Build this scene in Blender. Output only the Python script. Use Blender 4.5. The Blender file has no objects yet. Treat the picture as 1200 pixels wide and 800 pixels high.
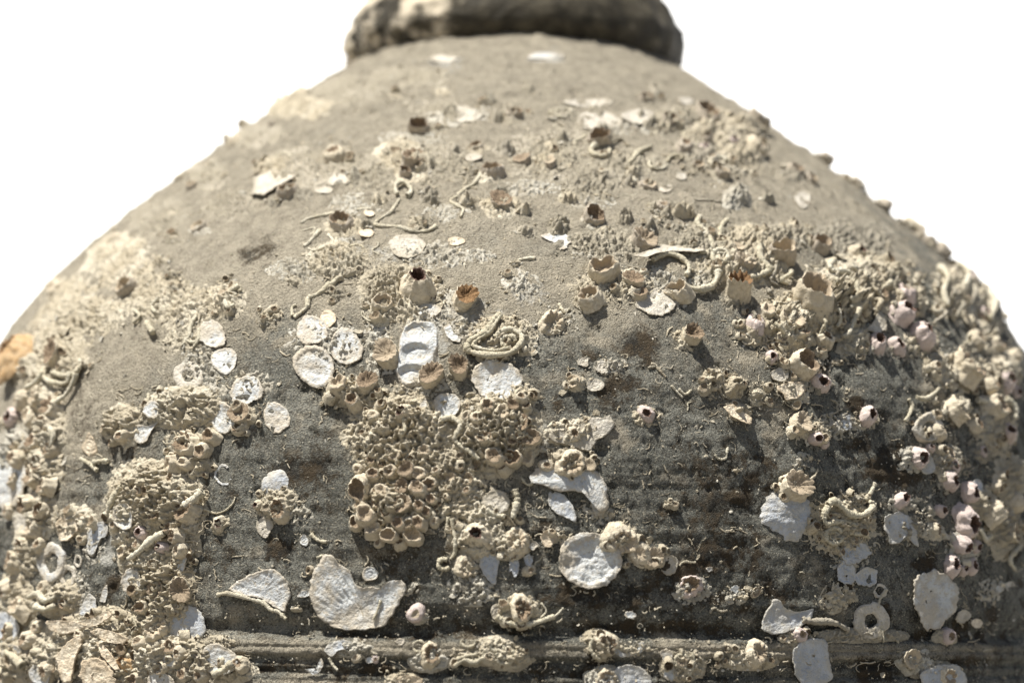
import bpy, math, random
import numpy as np
from mathutils import Matrix, Vector

rng = np.random.default_rng(7)
random.seed(7)
C = bpy.context.scene.collection
H0 = 0.30                      # height of the groove (widest part of the jar) above the ground
# ------------------------------------------------------------------ camera
F = 2888.0                     # focal length in photo pixels (photo 1200 x 800)
DIST = 0.75
PITCH = math.atan(345.0 / F)
ROLL = math.radians(0.5)
cam_d = bpy.data.cameras.new('camera')
cam = bpy.data.objects.new('camera', cam_d)
C.objects.link(cam)
bpy.context.scene.camera = cam
cam_d.sensor_width = 36.0
cam_d.lens = 36.0 * F / 1200.0
cam_d.clip_start = 0.01
cam_d.clip_end = 20000.0
cam.location = (0, -DIST, H0)
cam.rotation_euler = (Matrix.Rotation(math.pi / 2 + PITCH, 3, 'X') @ Matrix.Rotation(ROLL, 3, 'Z')).to_euler()
cam_d.dof.use_dof = True
cam_d.dof.focus_distance = 0.598
cam_d.dof.aperture_fstop = 8.5
# ------------------------------------------------------------------ sky, sun, exposure
SUN_EL, SUN_AZ = math.radians(67), math.radians(-58)   # azimuth from the camera side, negative = left
S_DIR = Vector((math.cos(SUN_EL) * math.sin(SUN_AZ), -math.cos(SUN_EL) * math.cos(SUN_AZ), math.sin(SUN_EL)))
world = bpy.data.worlds.new('World')
bpy.context.scene.world = world
world.use_nodes = True
wn = world.node_tree
bg = wn.nodes['Background']
sky = wn.nodes.new('ShaderNodeTexSky')
sky.sky_type = 'NISHITA'
sky.sun_disc = False
sky.sun_elevation = SUN_EL
sky.sun_rotation = math.atan2(S_DIR.x, S_DIR.y)
sky.dust_density = 2.0
wn.links.new(sky.outputs[0], bg.inputs[0])
bg.inputs[1].default_value = 0.05
sun_d = bpy.data.lights.new('sun', 'SUN')
sun_d.energy = 5.0
sun_d.angle = math.radians(0.5)
sun_d.color = (1.0, 0.968, 0.90)
sun = bpy.data.objects.new('sun', sun_d)
C.objects.link(sun)
sun.rotation_euler = S_DIR.to_track_quat('Z', 'Y').to_euler()
sun.location = (-1, -1, 3)
vs = bpy.context.scene.view_settings
vs.view_transform = 'Standard'
vs.look = 'None'
vs.exposure = 0.84
vs.gamma = 1.0
vs.use_curve_mapping = False

# ------------------------------------------------------------------ noise helpers
_perm = rng.permutation(256)
_perm = np.concatenate([_perm, _perm, _perm])
_g = rng.normal(size=(256, 3))
_g /= np.linalg.norm(_g, axis=1)[:, None]
def perlin(p):
    p = np.asarray(p, float)
    i = np.floor(p).astype(int)
    f = p - i
    i &= 255
    u = f * f * f * (f * (f * 6 - 15) + 10)
    out = 0
    for dx in (0, 1):
        wx = u[:, 0] if dx else 1 - u[:, 0]
        px = _perm[i[:, 0] + dx]
        for dy in (0, 1):
            wy = u[:, 1] if dy else 1 - u[:, 1]
            py = _perm[px + i[:, 1] + dy]
            for dz in (0, 1):
                wz = u[:, 2] if dz else 1 - u[:, 2]
                g = _g[_perm[py + i[:, 2] + dz]]
                d = (g[:, 0] * (f[:, 0] - dx) + g[:, 1] * (f[:, 1] - dy) + g[:, 2] * (f[:, 2] - dz))
                out = out + wx * wy * wz * d
    return out * 1.5
def fbm(p, n=4, gain=0.5):
    a, s, o = 1.0, 0.0, 0.0
    q = np.asarray(p, float)
    for k in range(n):
        o = o + a * perlin(q)
        s += a
        a *= gain
        q = q * 2.03 + 17.3
    return o / s
_wp = rng.random((256, 3))
def worley(p):
    i = np.floor(p).astype(int)
    best = np.full(len(p), 9.0)
    for dx in (-1, 0, 1):
        for dy in (-1, 0, 1):
            for dz in (-1, 0, 1):
                c = i + (dx, dy, dz)
                h = _perm[_perm[_perm[c[:, 0] & 255] + (c[:, 1] & 255)] + (c[:, 2] & 255)]
                d = ((c + _wp[h] - p) ** 2).sum(1)
                best = np.minimum(best, d)
    return np.sqrt(best)
def sstep(a, b, x):
    t = np.clip((x - a) / (b - a), 0, 1)
    return t * t * (3 - 2 * t)

# ------------------------------------------------------------------ the jar's profile: r(z), z measured from the groove
_zk = np.array([-0.03, 0, 0.03, 0.06, 0.08, 0.1, 0.12, 0.135, 0.15, 0.16, 0.168, 0.174])
_rk = np.array([0.17, 0.1692, 0.1678, 0.1634, 0.1556, 0.1413, 0.1206, 0.1028, 0.0835, 0.0695, 0.0575, 0.0485])
def spline(zk, rk):
    n = len(zk); h = np.diff(zk); A = np.zeros((n, n)); b = np.zeros(n); A[0, 0] = A[-1, -1] = 1
    for i in range(1, n - 1):
        A[i, i - 1] = h[i - 1]; A[i, i] = 2 * (h[i - 1] + h[i]); A[i, i + 1] = h[i]
        b[i] = 3 * ((rk[i + 1] - rk[i]) / h[i] - (rk[i] - rk[i - 1]) / h[i - 1])
    c = np.linalg.solve(A, b)
    def f(z):
        i = np.clip(np.searchsorted(zk, z) - 1, 0, n - 2); d = z - zk[i]
        B = (rk[i + 1] - rk[i]) / h[i] - h[i] * (2 * c[i] + c[i + 1]) / 3
        return rk[i] + B * d + c[i] * d ** 2 + (c[i + 1] - c[i]) / (3 * h[i]) * d ** 3
    return f
_sp = spline(_zk, _rk)
_cz = np.array([0.1735, 0.1755, 0.179, 0.184, 0.189, 0.194, 0.198, 0.2]) - 0.002       # the lip
_cr = np.array([0.0470, 0.0495, 0.0522, 0.0526, 0.0508, 0.0478, 0.0440, 0.040])
def r_body(z):
    z = np.asarray(z, float)
    low = 0.17 - 0.09 * np.clip((-0.03 - z) / 0.27, 0, 1) ** 1.8
    return np.where(z < -0.03, low, _sp(np.clip(z, -0.03, 0.174)))
_tz = np.linspace(-0.31, 0.21, 26001)
_tr = np.where(_tz > 0.1717, np.interp(_tz, _cz, _cr, right=0.0), r_body(_tz))
def r_all(z):
    return np.interp(z, _tz, _tr)
def groove(z):
    g = lambda c, w: np.exp(-((z - c) / w) ** 2)
    return (-0.0020 * sstep(0.0085, 0.0008, z) * sstep(-0.0012, 0.0004, z) - 0.0005 * g(0.0018, 0.0012)
            + 0.0004 * g(-0.003, 0.0016)
            - 0.0005 * g(-0.0030, 0.0004) + 0.0006 * g(-0.0074, 0.0007) - 0.0014 * sstep(-0.0046, -0.0058, z) * sstep(-0.0102, -0.0088, z))
def wobble(P):
    return fbm(P * 60, 2) * 0.0010
def surf(th, z):
    """world points on the jar, and normals"""
    r = r_all(z)
    dr = (r_all(z + 4e-4) - r_all(z - 4e-4)) / 8e-4
    dr = np.clip(dr, -3, 3)
    n = np.stack([np.sin(th), -np.cos(th), -dr], -1)
    n /= np.linalg.norm(n, axis=-1, keepdims=True)
    P = np.stack([r * np.sin(th), -r * np.cos(th), z + H0], -1)
    q = P.reshape(-1, 3)
    return P + n * (wobble(q).reshape(np.shape(z)) * (np.asarray(z) < 0.1717))[..., None], n

# rays of the photograph: where does a photo pixel meet the jar?
_R = np.array(cam.rotation_euler.to_matrix())
def px2surf(px, py):
    px = np.asarray(px, float).ravel(); py = np.asarray(py, float).ravel()
    d = np.stack([(px - 600) / F, (400 - py) / F, -np.ones_like(px)], -1) @ _R.T
    o = np.array([0, -DIST, 0.0])
    t = np.full(len(px), 0.5)
    hit = np.zeros(len(px), bool)
    lo = t.copy(); hi = t.copy()
    g = lambda t: np.hypot(o[0] + d[:, 0] * t, o[1] + d[:, 1] * t) - r_all(o[2] + d[:, 2] * t)
    prev = g(t)
    bestg = prev.copy(); bestt = t.copy()
    for k in range(66):
        t2 = t + 0.0045
        cur = g(t2)
        m = (~hit) & (cur <= 0) & (prev > 0)
        lo[m] = t[m]; hi[m] = t2[m]; hit |= m
        b = cur < bestg
        bestg[b] = cur[b]; bestt[b] = t2[b]
        t = t2; prev = cur
    for k in range(16):
        mid = (lo + hi) / 2
        m = g(mid) <= 0
        hi = np.where(m, mid, hi); lo = np.where(m, lo, mid)
    t = np.where(hit, hi, bestt)
    P = o + d * t[:, None]
    return np.arctan2(P[:, 0], -P[:, 1]), P[:, 2], t
def scale_at(x, y):
    return float(px2surf([x], [y])[2][0]) / F        # metres per photo pixel

# ------------------------------------------------------------------ mesh helper
def mk(name, V, Fc, mats, parent=None, smooth=True, midx=None, attrs=None, kind=None):
    me = bpy.data.meshes.new(name)
    V = np.asarray(V, np.float32)
    if isinstance(Fc, np.ndarray):
        k = Fc.shape[1]; nf = len(Fc)
        me.vertices.add(len(V)); me.vertices.foreach_set('co', V.ravel())
        me.loops.add(nf * k); me.loops.foreach_set('vertex_index', Fc.astype(np.int32).ravel())
        me.polygons.add(nf); me.polygons.foreach_set('loop_start', np.arange(0, nf * k, k, dtype=np.int32))
        me.update(calc_edges=True)
    else:
        me.from_pydata(V.tolist(), [], Fc)
    for m in (mats if isinstance(mats, (list, tuple)) else [mats]):
        me.materials.append(m)
    nf = len(me.polygons)
    me.polygons.foreach_set('use_smooth', np.full(nf, smooth, bool))
    if midx is not None:
        me.polygons.foreach_set('material_index', np.asarray(midx, np.int32))
    for k, v in (attrs or {}).items():
        a = me.attributes.new(k, 'FLOAT', 'POINT')
        a.data.foreach_set('value', np.asarray(v, np.float32))
    me.update()
    return link(name, me, parent, kind)
def link(name, me, parent=None, kind=None):
    o = bpy.data.objects.new(name, me)
    C.objects.link(o)
    if parent is not None:
        o.parent = parent
    if kind:
        o['kind'] = kind
    return o
def grid_faces(nr, nc, wrap=False):
    c = np.arange(nc if wrap else nc - 1)
    r = np.arange(nr - 1)
    R, Cc = np.meshgrid(r, c, indexing='ij')
    a = R * nc + Cc
    b = R * nc + (Cc + 1) % nc
    return np.stack([a, b, b + nc, a + nc], -1).reshape(-1, 4)

# ------------------------------------------------------------------ materials
class NT:
    def __init__(s, name, rough=0.9):
        s.m = bpy.data.materials.new(name); s.m.use_nodes = True
        s.t = s.m.node_tree; s.b = s.t.nodes['Principled BSDF']
        s.b.inputs['Roughness'].default_value = rough
        s.b.inputs['Specular IOR Level'].default_value = 0.25
        s.tc = s.t.nodes.new('ShaderNodeTexCoord')
        s.co = s.tc.outputs['Object']
    def L(s, a, b): s.t.links.new(a, b)
    def setin(s, sock, v):
        if hasattr(v, 'links'): s.L(v, sock)
        else: sock.default_value = v
    def noise(s, scale, detail=4, rough=0.6, co=None, out=0, dist=0.0):
        n = s.t.nodes.new('ShaderNodeTexNoise')
        n.inputs['Scale'].default_value = scale; n.inputs['Detail'].default_value = detail
        n.inputs['Roughness'].default_value = rough; n.inputs['Distortion'].default_value = dist
        s.L(co or s.co, n.inputs['Vector']); return n.outputs[out]
    def vor(s, scale, feature='F1', out='Distance', co=None):
        n = s.t.nodes.new('ShaderNodeTexVoronoi'); n.feature = feature
        n.inputs['Scale'].default_value = scale
        s.L(co or s.co, n.inputs['Vector']); return n.outputs[out]
    def ramp(s, v, a, b, lo=0.0, hi=1.0):
        n = s.t.nodes.new('ShaderNodeMapRange'); n.interpolation_type = 'SMOOTHSTEP'
        n.inputs[1].default_value = a; n.inputs[2].default_value = b
        n.inputs[3].default_value = lo; n.inputs[4].default_value = hi
        s.L(v, n.inputs[0]); return n.outputs[0]
    def math(s, op, a, b=0.0):
        n = s.t.nodes.new('ShaderNodeMath'); n.operation = op
        s.setin(n.inputs[0], a); s.setin(n.inputs[1], b); return n.outputs[0]
    def mix(s, f, a, b, mode='MIX'):
        n = s.t.nodes.new('ShaderNodeMix'); n.data_type = 'RGBA'; n.blend_type = mode
        s.setin(n.inputs[0], f)
        for sock, v in ((n.inputs[6], a), (n.inputs[7], b)):
            if hasattr(v, 'links'): s.L(v, sock)
            else: sock.default_value = (*v, 1.0)
        return n.outputs[2]
    def attr(s, name):
        n = s.t.nodes.new('ShaderNodeAttribute'); n.attribute_name = name; return n.outputs['Fac']
    def rnd(s):
        n = s.t.nodes.new('ShaderNodeObjectInfo'); return n.outputs['Random']
    def bump(s, h, dist, strength=1.0, prev=None):
        n = s.t.nodes.new('ShaderNodeBump'); n.inputs['Distance'].default_value = dist
        n.inputs['Strength'].default_value = strength
        s.L(h, n.inputs['Height'])
        if prev is not None: s.L(prev, n.inputs['Normal'])
        return n.outputs[0]
    def out(s, col, nrm=None):
        s.setin(s.b.inputs['Base Color'], col if hasattr(col, 'links') else (*col, 1.0))
        if nrm is not None: s.L(nrm, s.b.inputs['Normal'])
        return s.m

def mat_clay():
    n = NT('encrusted_clay', 0.92)
    big = n.noise(45, 5, 0.6); mid = n.noise(260, 6, 0.7); fine = n.noise(1300, 4, 0.75); spk = n.noise(2300, 2, 0.6); spk2 = n.noise(1700, 3, 0.7, dist=0.6)
    grey = n.mix(n.ramp(big, 0.35, 0.65), (0.142, 0.141, 0.121), (0.235, 0.231, 0.198))
    grey = n.mix(n.ramp(mid, 0.46, 0.62), grey, (0.048, 0.048, 0.041))
    tan = n.mix(n.ramp(mid, 0.36, 0.66), (0.455, 0.40, 0.305), (0.325, 0.287, 0.219))
    du = n.attr('dust')
    dm = n.ramp(n.math('ADD', du, n.math('MULTIPLY', n.math('SUBTRACT', n.math('ADD', fine, mid), 1.0), 0.9)), 0.05, 0.85)
    col = n.mix(dm, grey, tan)
    # light mineral grains and dark grains
    col = n.mix(n.ramp(spk, 0.55, 0.66, 0, 0.6), col, (0.50, 0.455, 0.35))
    col = n.mix(n.math('MULTIPLY', n.ramp(spk2, 0.48, 0.36, 0, 0.75), n.ramp(du, 0.3, 1.0, 1.0, 0.45)), col, (0.040, 0.036, 0.028))
    wm = n.ramp(n.math('ADD', n.attr('scar'), n.math('MULTIPLY', n.math('SUBTRACT', mid, 0.5), 1.2)), 0.35, 0.6)
    col = n.mix(n.math('MULTIPLY', wm, 0.85), col, (0.56, 0.54, 0.48))
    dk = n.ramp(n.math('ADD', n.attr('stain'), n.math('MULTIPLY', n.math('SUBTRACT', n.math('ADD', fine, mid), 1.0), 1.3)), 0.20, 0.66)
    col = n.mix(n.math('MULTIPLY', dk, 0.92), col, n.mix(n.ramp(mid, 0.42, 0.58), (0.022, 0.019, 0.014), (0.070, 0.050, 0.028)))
    b1 = n.bump(mid, 0.0012, 0.8)
    b2 = n.bump(n.math('ADD', fine, n.math('MULTIPLY', spk, 0.8)), 0.0014, 1.0, b1)
    return n.out(col, b2)
def mat_crust(name, a, b, c, dark=(0.16, 0.125, 0.08)):
    n = NT(name, 0.95)
    mid = n.noise(420, 6, 0.7); fine = n.noise(1700, 3, 0.7); big = n.noise(90, 4, 0.65); huge = n.noise(38, 3)
    col = n.mix(n.ramp(mid, 0.38, 0.62), a, b)
    col = n.mix(n.ramp(big, 0.45, 0.62), col, c)
    col = n.mix(n.ramp(huge, 0.52, 0.66, 0, 0.45), col, (0.36, 0.325, 0.25))
    col = n.mix(n.ramp(mid, 0.39, 0.28, 0, 0.7), col, dark)
    col = n.mix(n.ramp(fine, 0.41, 0.28, 0, 0.65), col, dark)
    col = n.mix(n.ramp(n.rnd(), 0, 1, 0, 0.45), col, b)
    return n.out(col, n.bump(fine, 0.0007, 0.9, n.bump(mid, 0.0014, 0.8)))
def mat_barn(name, a, b, stain):
    n = NT(name, 0.8)
    mid = n.noise(3.2, 4, 0.6); fine = n.noise(11, 3, 0.7)
    col = n.mix(n.ramp(mid, 0.38, 0.66), a, b)
    col = n.mix(n.ramp(n.rnd(), 0.1, 1, 0, 0.5), col, b)
    col = n.mix(n.ramp(fine, 0.44, 0.30, 0, 0.55), col, stain)
    return n.out(col, n.bump(fine, 0.0004, 0.7, n.bump(mid, 0.0007, 0.4)))
def mat_inner(name, a, b, c):
    n = NT(name, 0.85)
    f = n.noise(7, 4, 0.7)
    col = n.mix(n.ramp(f, 0.35, 0.65), a, b)
    col = n.mix(n.ramp(n.rnd(), 0.2, 1.0, 0, 0.9), col, c)
    return n.out(col, n.bump(f, 0.0005, 0.6))
def mat_shell(name, a, b, dirt, amt):
    n = NT(name, 0.55)
    mid = n.noise(330, 5, 0.65); fine = n.noise(1500, 3, 0.6); big = n.noise(110, 3)
    col = n.mix(n.ramp(mid, 0.35, 0.65), a, b)
    col = n.mix(n.ramp(n.math('ADD', n.attr('edge'), n.math('MULTIPLY', n.math('SUBTRACT', mid, 0.5), 2.0)), 0.45, 1.0, 0, amt), col, dirt)
    col = n.mix(n.ramp(big, 0.47, 0.66, 0, amt), col, dirt)
    col = n.mix(n.ramp(fine, 0.45, 0.33, 0, 0.75), col, dirt)
    col = n.mix(n.ramp(n.noise(700, 5, 0.75), 0.54, 0.66, 0, amt), col, dirt)
    return n.out(col, n.bump(fine, 0.0005, 0.7, n.bump(mid, 0.0013, 0.7)))
M = {}
M['clay'] = mat_clay()
M['crust'] = mat_crust('tan_crust', (0.60, 0.53, 0.40), (0.44, 0.38, 0.275), (0.66, 0.60, 0.475))
M['film'] = mat_crust('dusty_film', (0.43, 0.382, 0.29), (0.32, 0.285, 0.218), (0.46, 0.412, 0.325))
M['pale'] = mat_crust('pale_crust', (0.58, 0.545, 0.46), (0.44, 0.40, 0.32), (0.62, 0.59, 0.51))
M['greycrust'] = mat_crust('grey_crust', (0.42, 0.38, 0.30), (0.30, 0.27, 0.21), (0.48, 0.43, 0.34), (0.10, 0.09, 0.07))
M['tube'] = mat_crust('worm_tube_lime', (0.64, 0.585, 0.445), (0.51, 0.455, 0.33), (0.70, 0.65, 0.52))
M['btan'] = mat_barn('barnacle_tan', (0.62, 0.55, 0.425), (0.48, 0.415, 0.305), (0.26, 0.205, 0.14))
M['bpink'] = mat_barn('barnacle_pinkish', (0.62, 0.525, 0.475), (0.52, 0.43, 0.385), (0.33, 0.26, 0.215))
M['bgrey'] = mat_barn('barnacle_tan_shaded', (0.47, 0.41, 0.33), (0.37, 0.32, 0.25), (0.15, 0.12, 0.09))  # tan darkened: shade of the sides facing the camera put into the colour
M['inner'] = mat_inner('barnacle_inside', (0.12, 0.085, 0.055), (0.30, 0.225, 0.15), (0.46, 0.385, 0.28))
M['inndark'] = mat_inner('dark_mouth', (0.06, 0.035, 0.025), (0.16, 0.10, 0.075), (0.10, 0.065, 0.05))
M['innamber'] = mat_inner('amber_crown_inside', (0.10, 0.052, 0.02), (0.27, 0.165, 0.08), (0.18, 0.105, 0.05))
M['mini'] = mat_crust('small_barnacle_mouths', (0.22, 0.165, 0.105), (0.13, 0.095, 0.06), (0.36, 0.29, 0.20))
M['white'] = mat_shell('white_shell', (0.545, 0.555, 0.54), (0.41, 0.42, 0.42), (0.42, 0.365, 0.28), 0.85)
M['blue'] = mat_shell('bluish_shell', (0.43, 0.45, 0.475), (0.33, 0.35, 0.375), (0.44, 0.40, 0.32), 0.55)
M['cream'] = mat_shell('cream_shell', (0.68, 0.60, 0.47), (0.58, 0.49, 0.36), (0.44, 0.35, 0.24), 0.7)
M['dusty'] = mat_shell('dusty_shell', (0.52, 0.48, 0.41), (0.45, 0.41, 0.34), (0.33, 0.29, 0.22), 0.8)
M['amber'] = mat_barn('barnacle_amber', (0.50, 0.38, 0.24), (0.42, 0.27, 0.13), (0.58, 0.48, 0.35))

# ------------------------------------------------------------------ ground and white backdrop
def mat_ground():
    n = NT('stone_paving', 0.9)
    a = n.noise(6, 6, 0.6); b = n.noise(180, 4, 0.6)
    col = n.mix(n.ramp(a, 0.35, 0.65), (0.16, 0.15, 0.13), (0.22, 0.205, 0.18))
    col = n.mix(n.ramp(b, 0.45, 0.7, 0, 0.5), col, (0.15, 0.14, 0.12))
    return n.out(col, n.bump(b, 0.002, 0.5))
g = 3000.0
mk('ground', [(-g, -g, 0), (g, -g, 0), (g, g, 0), (-g, g, 0)], [(0, 1, 2, 3)], mat_ground(), kind='structure')
def mat_white():
    n = NT('white_sheet', 0.95)
    return n.out(n.mix(n.ramp(n.noise(3, 3), 0.3, 0.7), (0.90, 0.90, 0.90), (0.88, 0.88, 0.88)))
prof = [(0.55, 0.004), (0.62, 0.02), (0.72, 0.09), (1.0, 0.36), (1.6, 0.96), (2.4, 1.76)]
V = []; Fc = []
for i, (y, z) in enumerate(prof):
    V += [(-4, y, z), (4, y, z)]
for i, (y, z) in enumerate(prof):
    V += [(-4, y + 0.006, z - 0.006), (4, y + 0.006, z - 0.006)]
n = len(prof)
for i in range(n - 1):
    Fc.append((2 * i, 2 * i + 1, 2 * i + 3, 2 * i + 2))
    k = 2 * n + 2 * i
    Fc.append((k, k + 2, k + 3, k + 1))
    Fc += [(2 * i, 2 * i + 2, k + 2, k), (2 * i + 1, k + 1, k + 3, 2 * i + 3)]
Fc += [(0, 2 * n, 2 * n + 1, 1), (2 * n - 2, 2 * n - 1, 4 * n - 1, 4 * n - 2)]
mk('backdrop', V, Fc, mat_white(), kind='structure', smooth=False)

# ------------------------------------------------------------------ the jar
jar = bpy.data.objects.new('storage_jar', None)
C.objects.link(jar)
jar['label'] = 'large round grey clay storage jar crusted all over with barnacles, white shells and worm tubes'
jar['category'] = 'jar'

# stains, dark bands along the groove, dust and lime scars are placed where the photograph shows them (x, y, rx, ry, amount)
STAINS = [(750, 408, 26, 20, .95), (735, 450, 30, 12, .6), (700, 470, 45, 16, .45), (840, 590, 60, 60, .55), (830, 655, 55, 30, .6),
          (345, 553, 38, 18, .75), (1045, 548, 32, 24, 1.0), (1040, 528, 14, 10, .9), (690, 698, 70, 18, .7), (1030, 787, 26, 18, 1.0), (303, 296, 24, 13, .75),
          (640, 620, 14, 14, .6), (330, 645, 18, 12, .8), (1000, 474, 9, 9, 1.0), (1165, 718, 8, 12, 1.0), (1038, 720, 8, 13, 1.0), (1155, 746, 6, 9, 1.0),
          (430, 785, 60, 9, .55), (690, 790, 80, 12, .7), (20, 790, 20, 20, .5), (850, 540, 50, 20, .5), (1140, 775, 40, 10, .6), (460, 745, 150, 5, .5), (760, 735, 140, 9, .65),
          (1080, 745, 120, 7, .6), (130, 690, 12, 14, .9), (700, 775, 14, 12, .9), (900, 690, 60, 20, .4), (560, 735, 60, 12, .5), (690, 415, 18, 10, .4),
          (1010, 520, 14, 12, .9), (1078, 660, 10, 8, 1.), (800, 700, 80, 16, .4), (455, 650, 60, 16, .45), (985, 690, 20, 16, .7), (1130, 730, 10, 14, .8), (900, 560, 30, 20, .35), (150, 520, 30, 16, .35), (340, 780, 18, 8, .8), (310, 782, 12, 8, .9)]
DUSTS = [(430, 340, 90, 40, .45), (560, 350, 70, 30, .4), (470, 500, 80, 60, .5), (600, 520, 70, 60, .45), (200, 480, 60, 30, .4), (180, 600, 70, 90, .3), (60, 500, 60, 140, .5),
         (700, 350, 60, 40, .35), (880, 440, 60, 60, .35), (930, 340, 90, 60, .4), (560, 640, 70, 30, .35), (120, 750, 110, 40, .5), (520, 762, 120, 8, .5), (940, 760, 110, 8, .4),
         (150, 390, 120, 90, .45), (680, 520, 50, 30, .2), (990, 620, 50, 30, .25), (240, 330, 60, 40, .3), (640, 180, 330, 60, .4)]
SCARS = [(600, 325, 16, 13, .35), (478, 291, 22, 18, .45), (790, 330, 22, 16, .3), (690, 142, 60, 12, .3), (640, 70, 24, 5, .9), (520, 72, 30, 5, .6), (540, 140, 26, 9, .6), (395, 213, 20, 8, .5), (325, 212, 34, 18, .5),
         (700, 432, 22, 10, .35), (505, 395, 28, 50, .6), (392, 402, 42, 34, .55), (540, 362, 40, 22, .55), (600, 470, 40, 40, .5), (620, 345, 40, 20, .45), (430, 300, 60, 20, .45), (1000, 640, 40, 40, .35), (130, 640, 40, 60, .35), (930, 232, 20, 10, .4), (60, 560, 40, 40, .35), (1185, 690, 14, 14, .35), (800, 340, 50, 20, .25), (990, 500, 18, 10, .4), (960, 435, 12, 12, .3), (370, 310, 50, 30, .2), (40, 530, 30, 60, .35)]
def project(P):
    q = (P - np.array([0, -DIST, H0])) @ _R
    return 600 + F * q[:, 0] / -q[:, 2], 400 - F * q[:, 1] / -q[:, 2]
def blobs(lst, th, zz, P):
    """soft spots on the jar wall around where a photo pixel meets it, measured along the wall"""
    o = np.zeros(len(P))
    x = np.array([b[0] for b in lst], float); y = np.array([b[1] for b in lst], float)
    rx = np.array([b[2] for b in lst], float); ry = np.array([b[3] for b in lst], float)
    t0, z0, d0 = px2surf(x, y)
    ta, za, _ = px2surf(x + rx * np.where(x > 600, -1, 1), y)
    tb, zb, _ = px2surf(x, y + ry * np.where(y < 700, 1, -1))
    for k, b in enumerate(lst):
        wa = max(abs(ta[k] - t0[k]), 1e-3); wb = max(abs(zb[k] - z0[k]), 1e-4)
        o = np.maximum(o, b[4] * np.exp(-0.9 * (((th - t0[k]) / wa) ** 2 + ((zz - z0[k]) / wb) ** 2)))
    return o
def build_body():
    fa = np.radians(np.linspace(-95, 95, 940))
    ba = np.radians(np.linspace(95, 265, 56))[1:-1]
    A = np.concatenate([fa, ba])
    zs = np.concatenate([np.linspace(-0.30, -0.0165, 30)[:-1], np.arange(-0.0165, -0.0005, 0.00034), np.arange(-0.0005, 0.09, 0.0006)])
    s = [zs]
    z = 0.09
    ex = []
    while z < 0.1748:
        ex.append(z)
        dr = float((r_body(z + 3e-4) - r_body(z - 3e-4)) / 6e-4)
        z += (0.00068 if z < 0.13 else 0.00095) / math.hypot(1, dr)
    zs = np.concatenate([zs, np.array(ex)])
    TH, Z = np.meshgrid(A, zs); th = TH.ravel(); zz = Z.ravel()
    r = r_body(zz)
    dr = (r_body(zz + 4e-4) - r_body(zz - 4e-4)) / 8e-4
    nrm = np.stack([np.sin(th), -np.cos(th), -dr], -1); nrm /= np.linalg.norm(nrm, axis=1)[:, None]
    P = np.stack([r * np.sin(th), -r * np.cos(th), zz + H0], -1)
    wob = wobble(P)
    gz = zz + fbm(P * np.array([40, 40, 10]), 2) * 0.00035
    gr = groove(gz) * (0.9 + 0.25 * fbm(P * 70, 2))
    thrown = (perlin(np.stack([zz * 420, th * 1.1, th * 0 + 8], -1)) + 0.6 * perlin(np.stack([zz * 900, th * 2.2, th * 0 + 1], -1)))
    fine = fbm(P * 330, 4, 0.65) * 0.00045 + np.maximum(fbm(P * 800, 2), 0.10) * 0.0004 + ((np.maximum(fbm(P * 230 + 51, 4, 0.6), 0.12) - 0.12) * 0.0020 + (np.maximum(fbm(P * 120 + 5, 3, 0.6), 0.22) - 0.22) * 0.0030) * sstep(0.075, 0.115, zz)
    chips = -0.0009 * sstep(0.33, 0.5, fbm(P * 150 + 9, 3)) + 0.0003 * sstep(0.22, 0.34, fbm(P * 210 + 19, 3)) 
    st = blobs(STAINS, th, zz, P); sc = blobs(SCARS, th, zz, P); du = blobs(DUSTS, th, zz, P)
    low = fbm(P * 28, 4)
    up = sstep(0.058, 0.122, zz - 0.016 * th + 0.025 * low)
    smear = sstep(0.08, 0.42, fbm(P * np.array([70, 70, 110]) + 21, 4, 0.6))
    ridge = sstep(-0.0052, -0.0042, gz) * sstep(-0.0008, -0.0018, gz) + sstep(-0.0102, -0.0112, gz)
    dust = np.clip(0.10 + 0.95 * up + du + 0.40 * low + 0.6 * smear + 0.35 * ridge + 0.35 * sstep(-0.2, -0.9, th) * sstep(0.02, 0.07, zz) - 0.18 * sstep(0.2, 1.0, th), 0, 1.2)
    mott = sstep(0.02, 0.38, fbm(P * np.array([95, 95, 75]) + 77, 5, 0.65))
    dark_amt = np.clip(st * (1.0 + 0.8 * fbm(P * 140 + 2, 3)) + 0.26 * mott * sstep(0.11, 0.05, zz) + 0.12 * mott + 0.06 * sstep(0.0, 0.4, fbm(P * np.array([55, 55, 34]) + 5, 4, 0.6)) * sstep(0.085, 0.02, zz) + 0.20 * np.maximum(thrown, 0) * sstep(-0.3, 0.1, th) * sstep(0.075, 0.055, zz) * sstep(0.0, 0.3, fbm(P * 40 + 3, 2) + .2), 0, 1.1)  # dark spots, plus mottling that gets darker towards the lower wall
    scr = np.clip(sc + 0.42 * sstep(0.15, 0.5, fbm(P * 75 + 31, 4, 0.6)), 0, 1.0)
    P = P + nrm * (wob + gr + fine + chips + thrown * 0.00034 * sstep(0.085, 0.05, zz))[:, None]
    Fc = grid_faces(len(zs), len(A), True)
    o = mk('body', P, Fc, M['clay'], jar, attrs={'dust': dust, 'stain': dark_amt, 'scar': scr})
    # foot
    n0 = len(A); base = np.stack([0.078 * np.sin(A), -0.078 * np.cos(A), A * 0 + 0.0], -1)
    foot_v = np.concatenate([[(0.0795 * math.sin(a), -0.0795 * math.cos(a), 0.0015) for a in A[::20]], [(0.0, 0.0, 0.001)]])
    m = len(A[::20])
    mk('foot', foot_v, [(i, (i + 1) % m, m) for i in range(m)], M['clay'], jar)
build_body()

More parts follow.
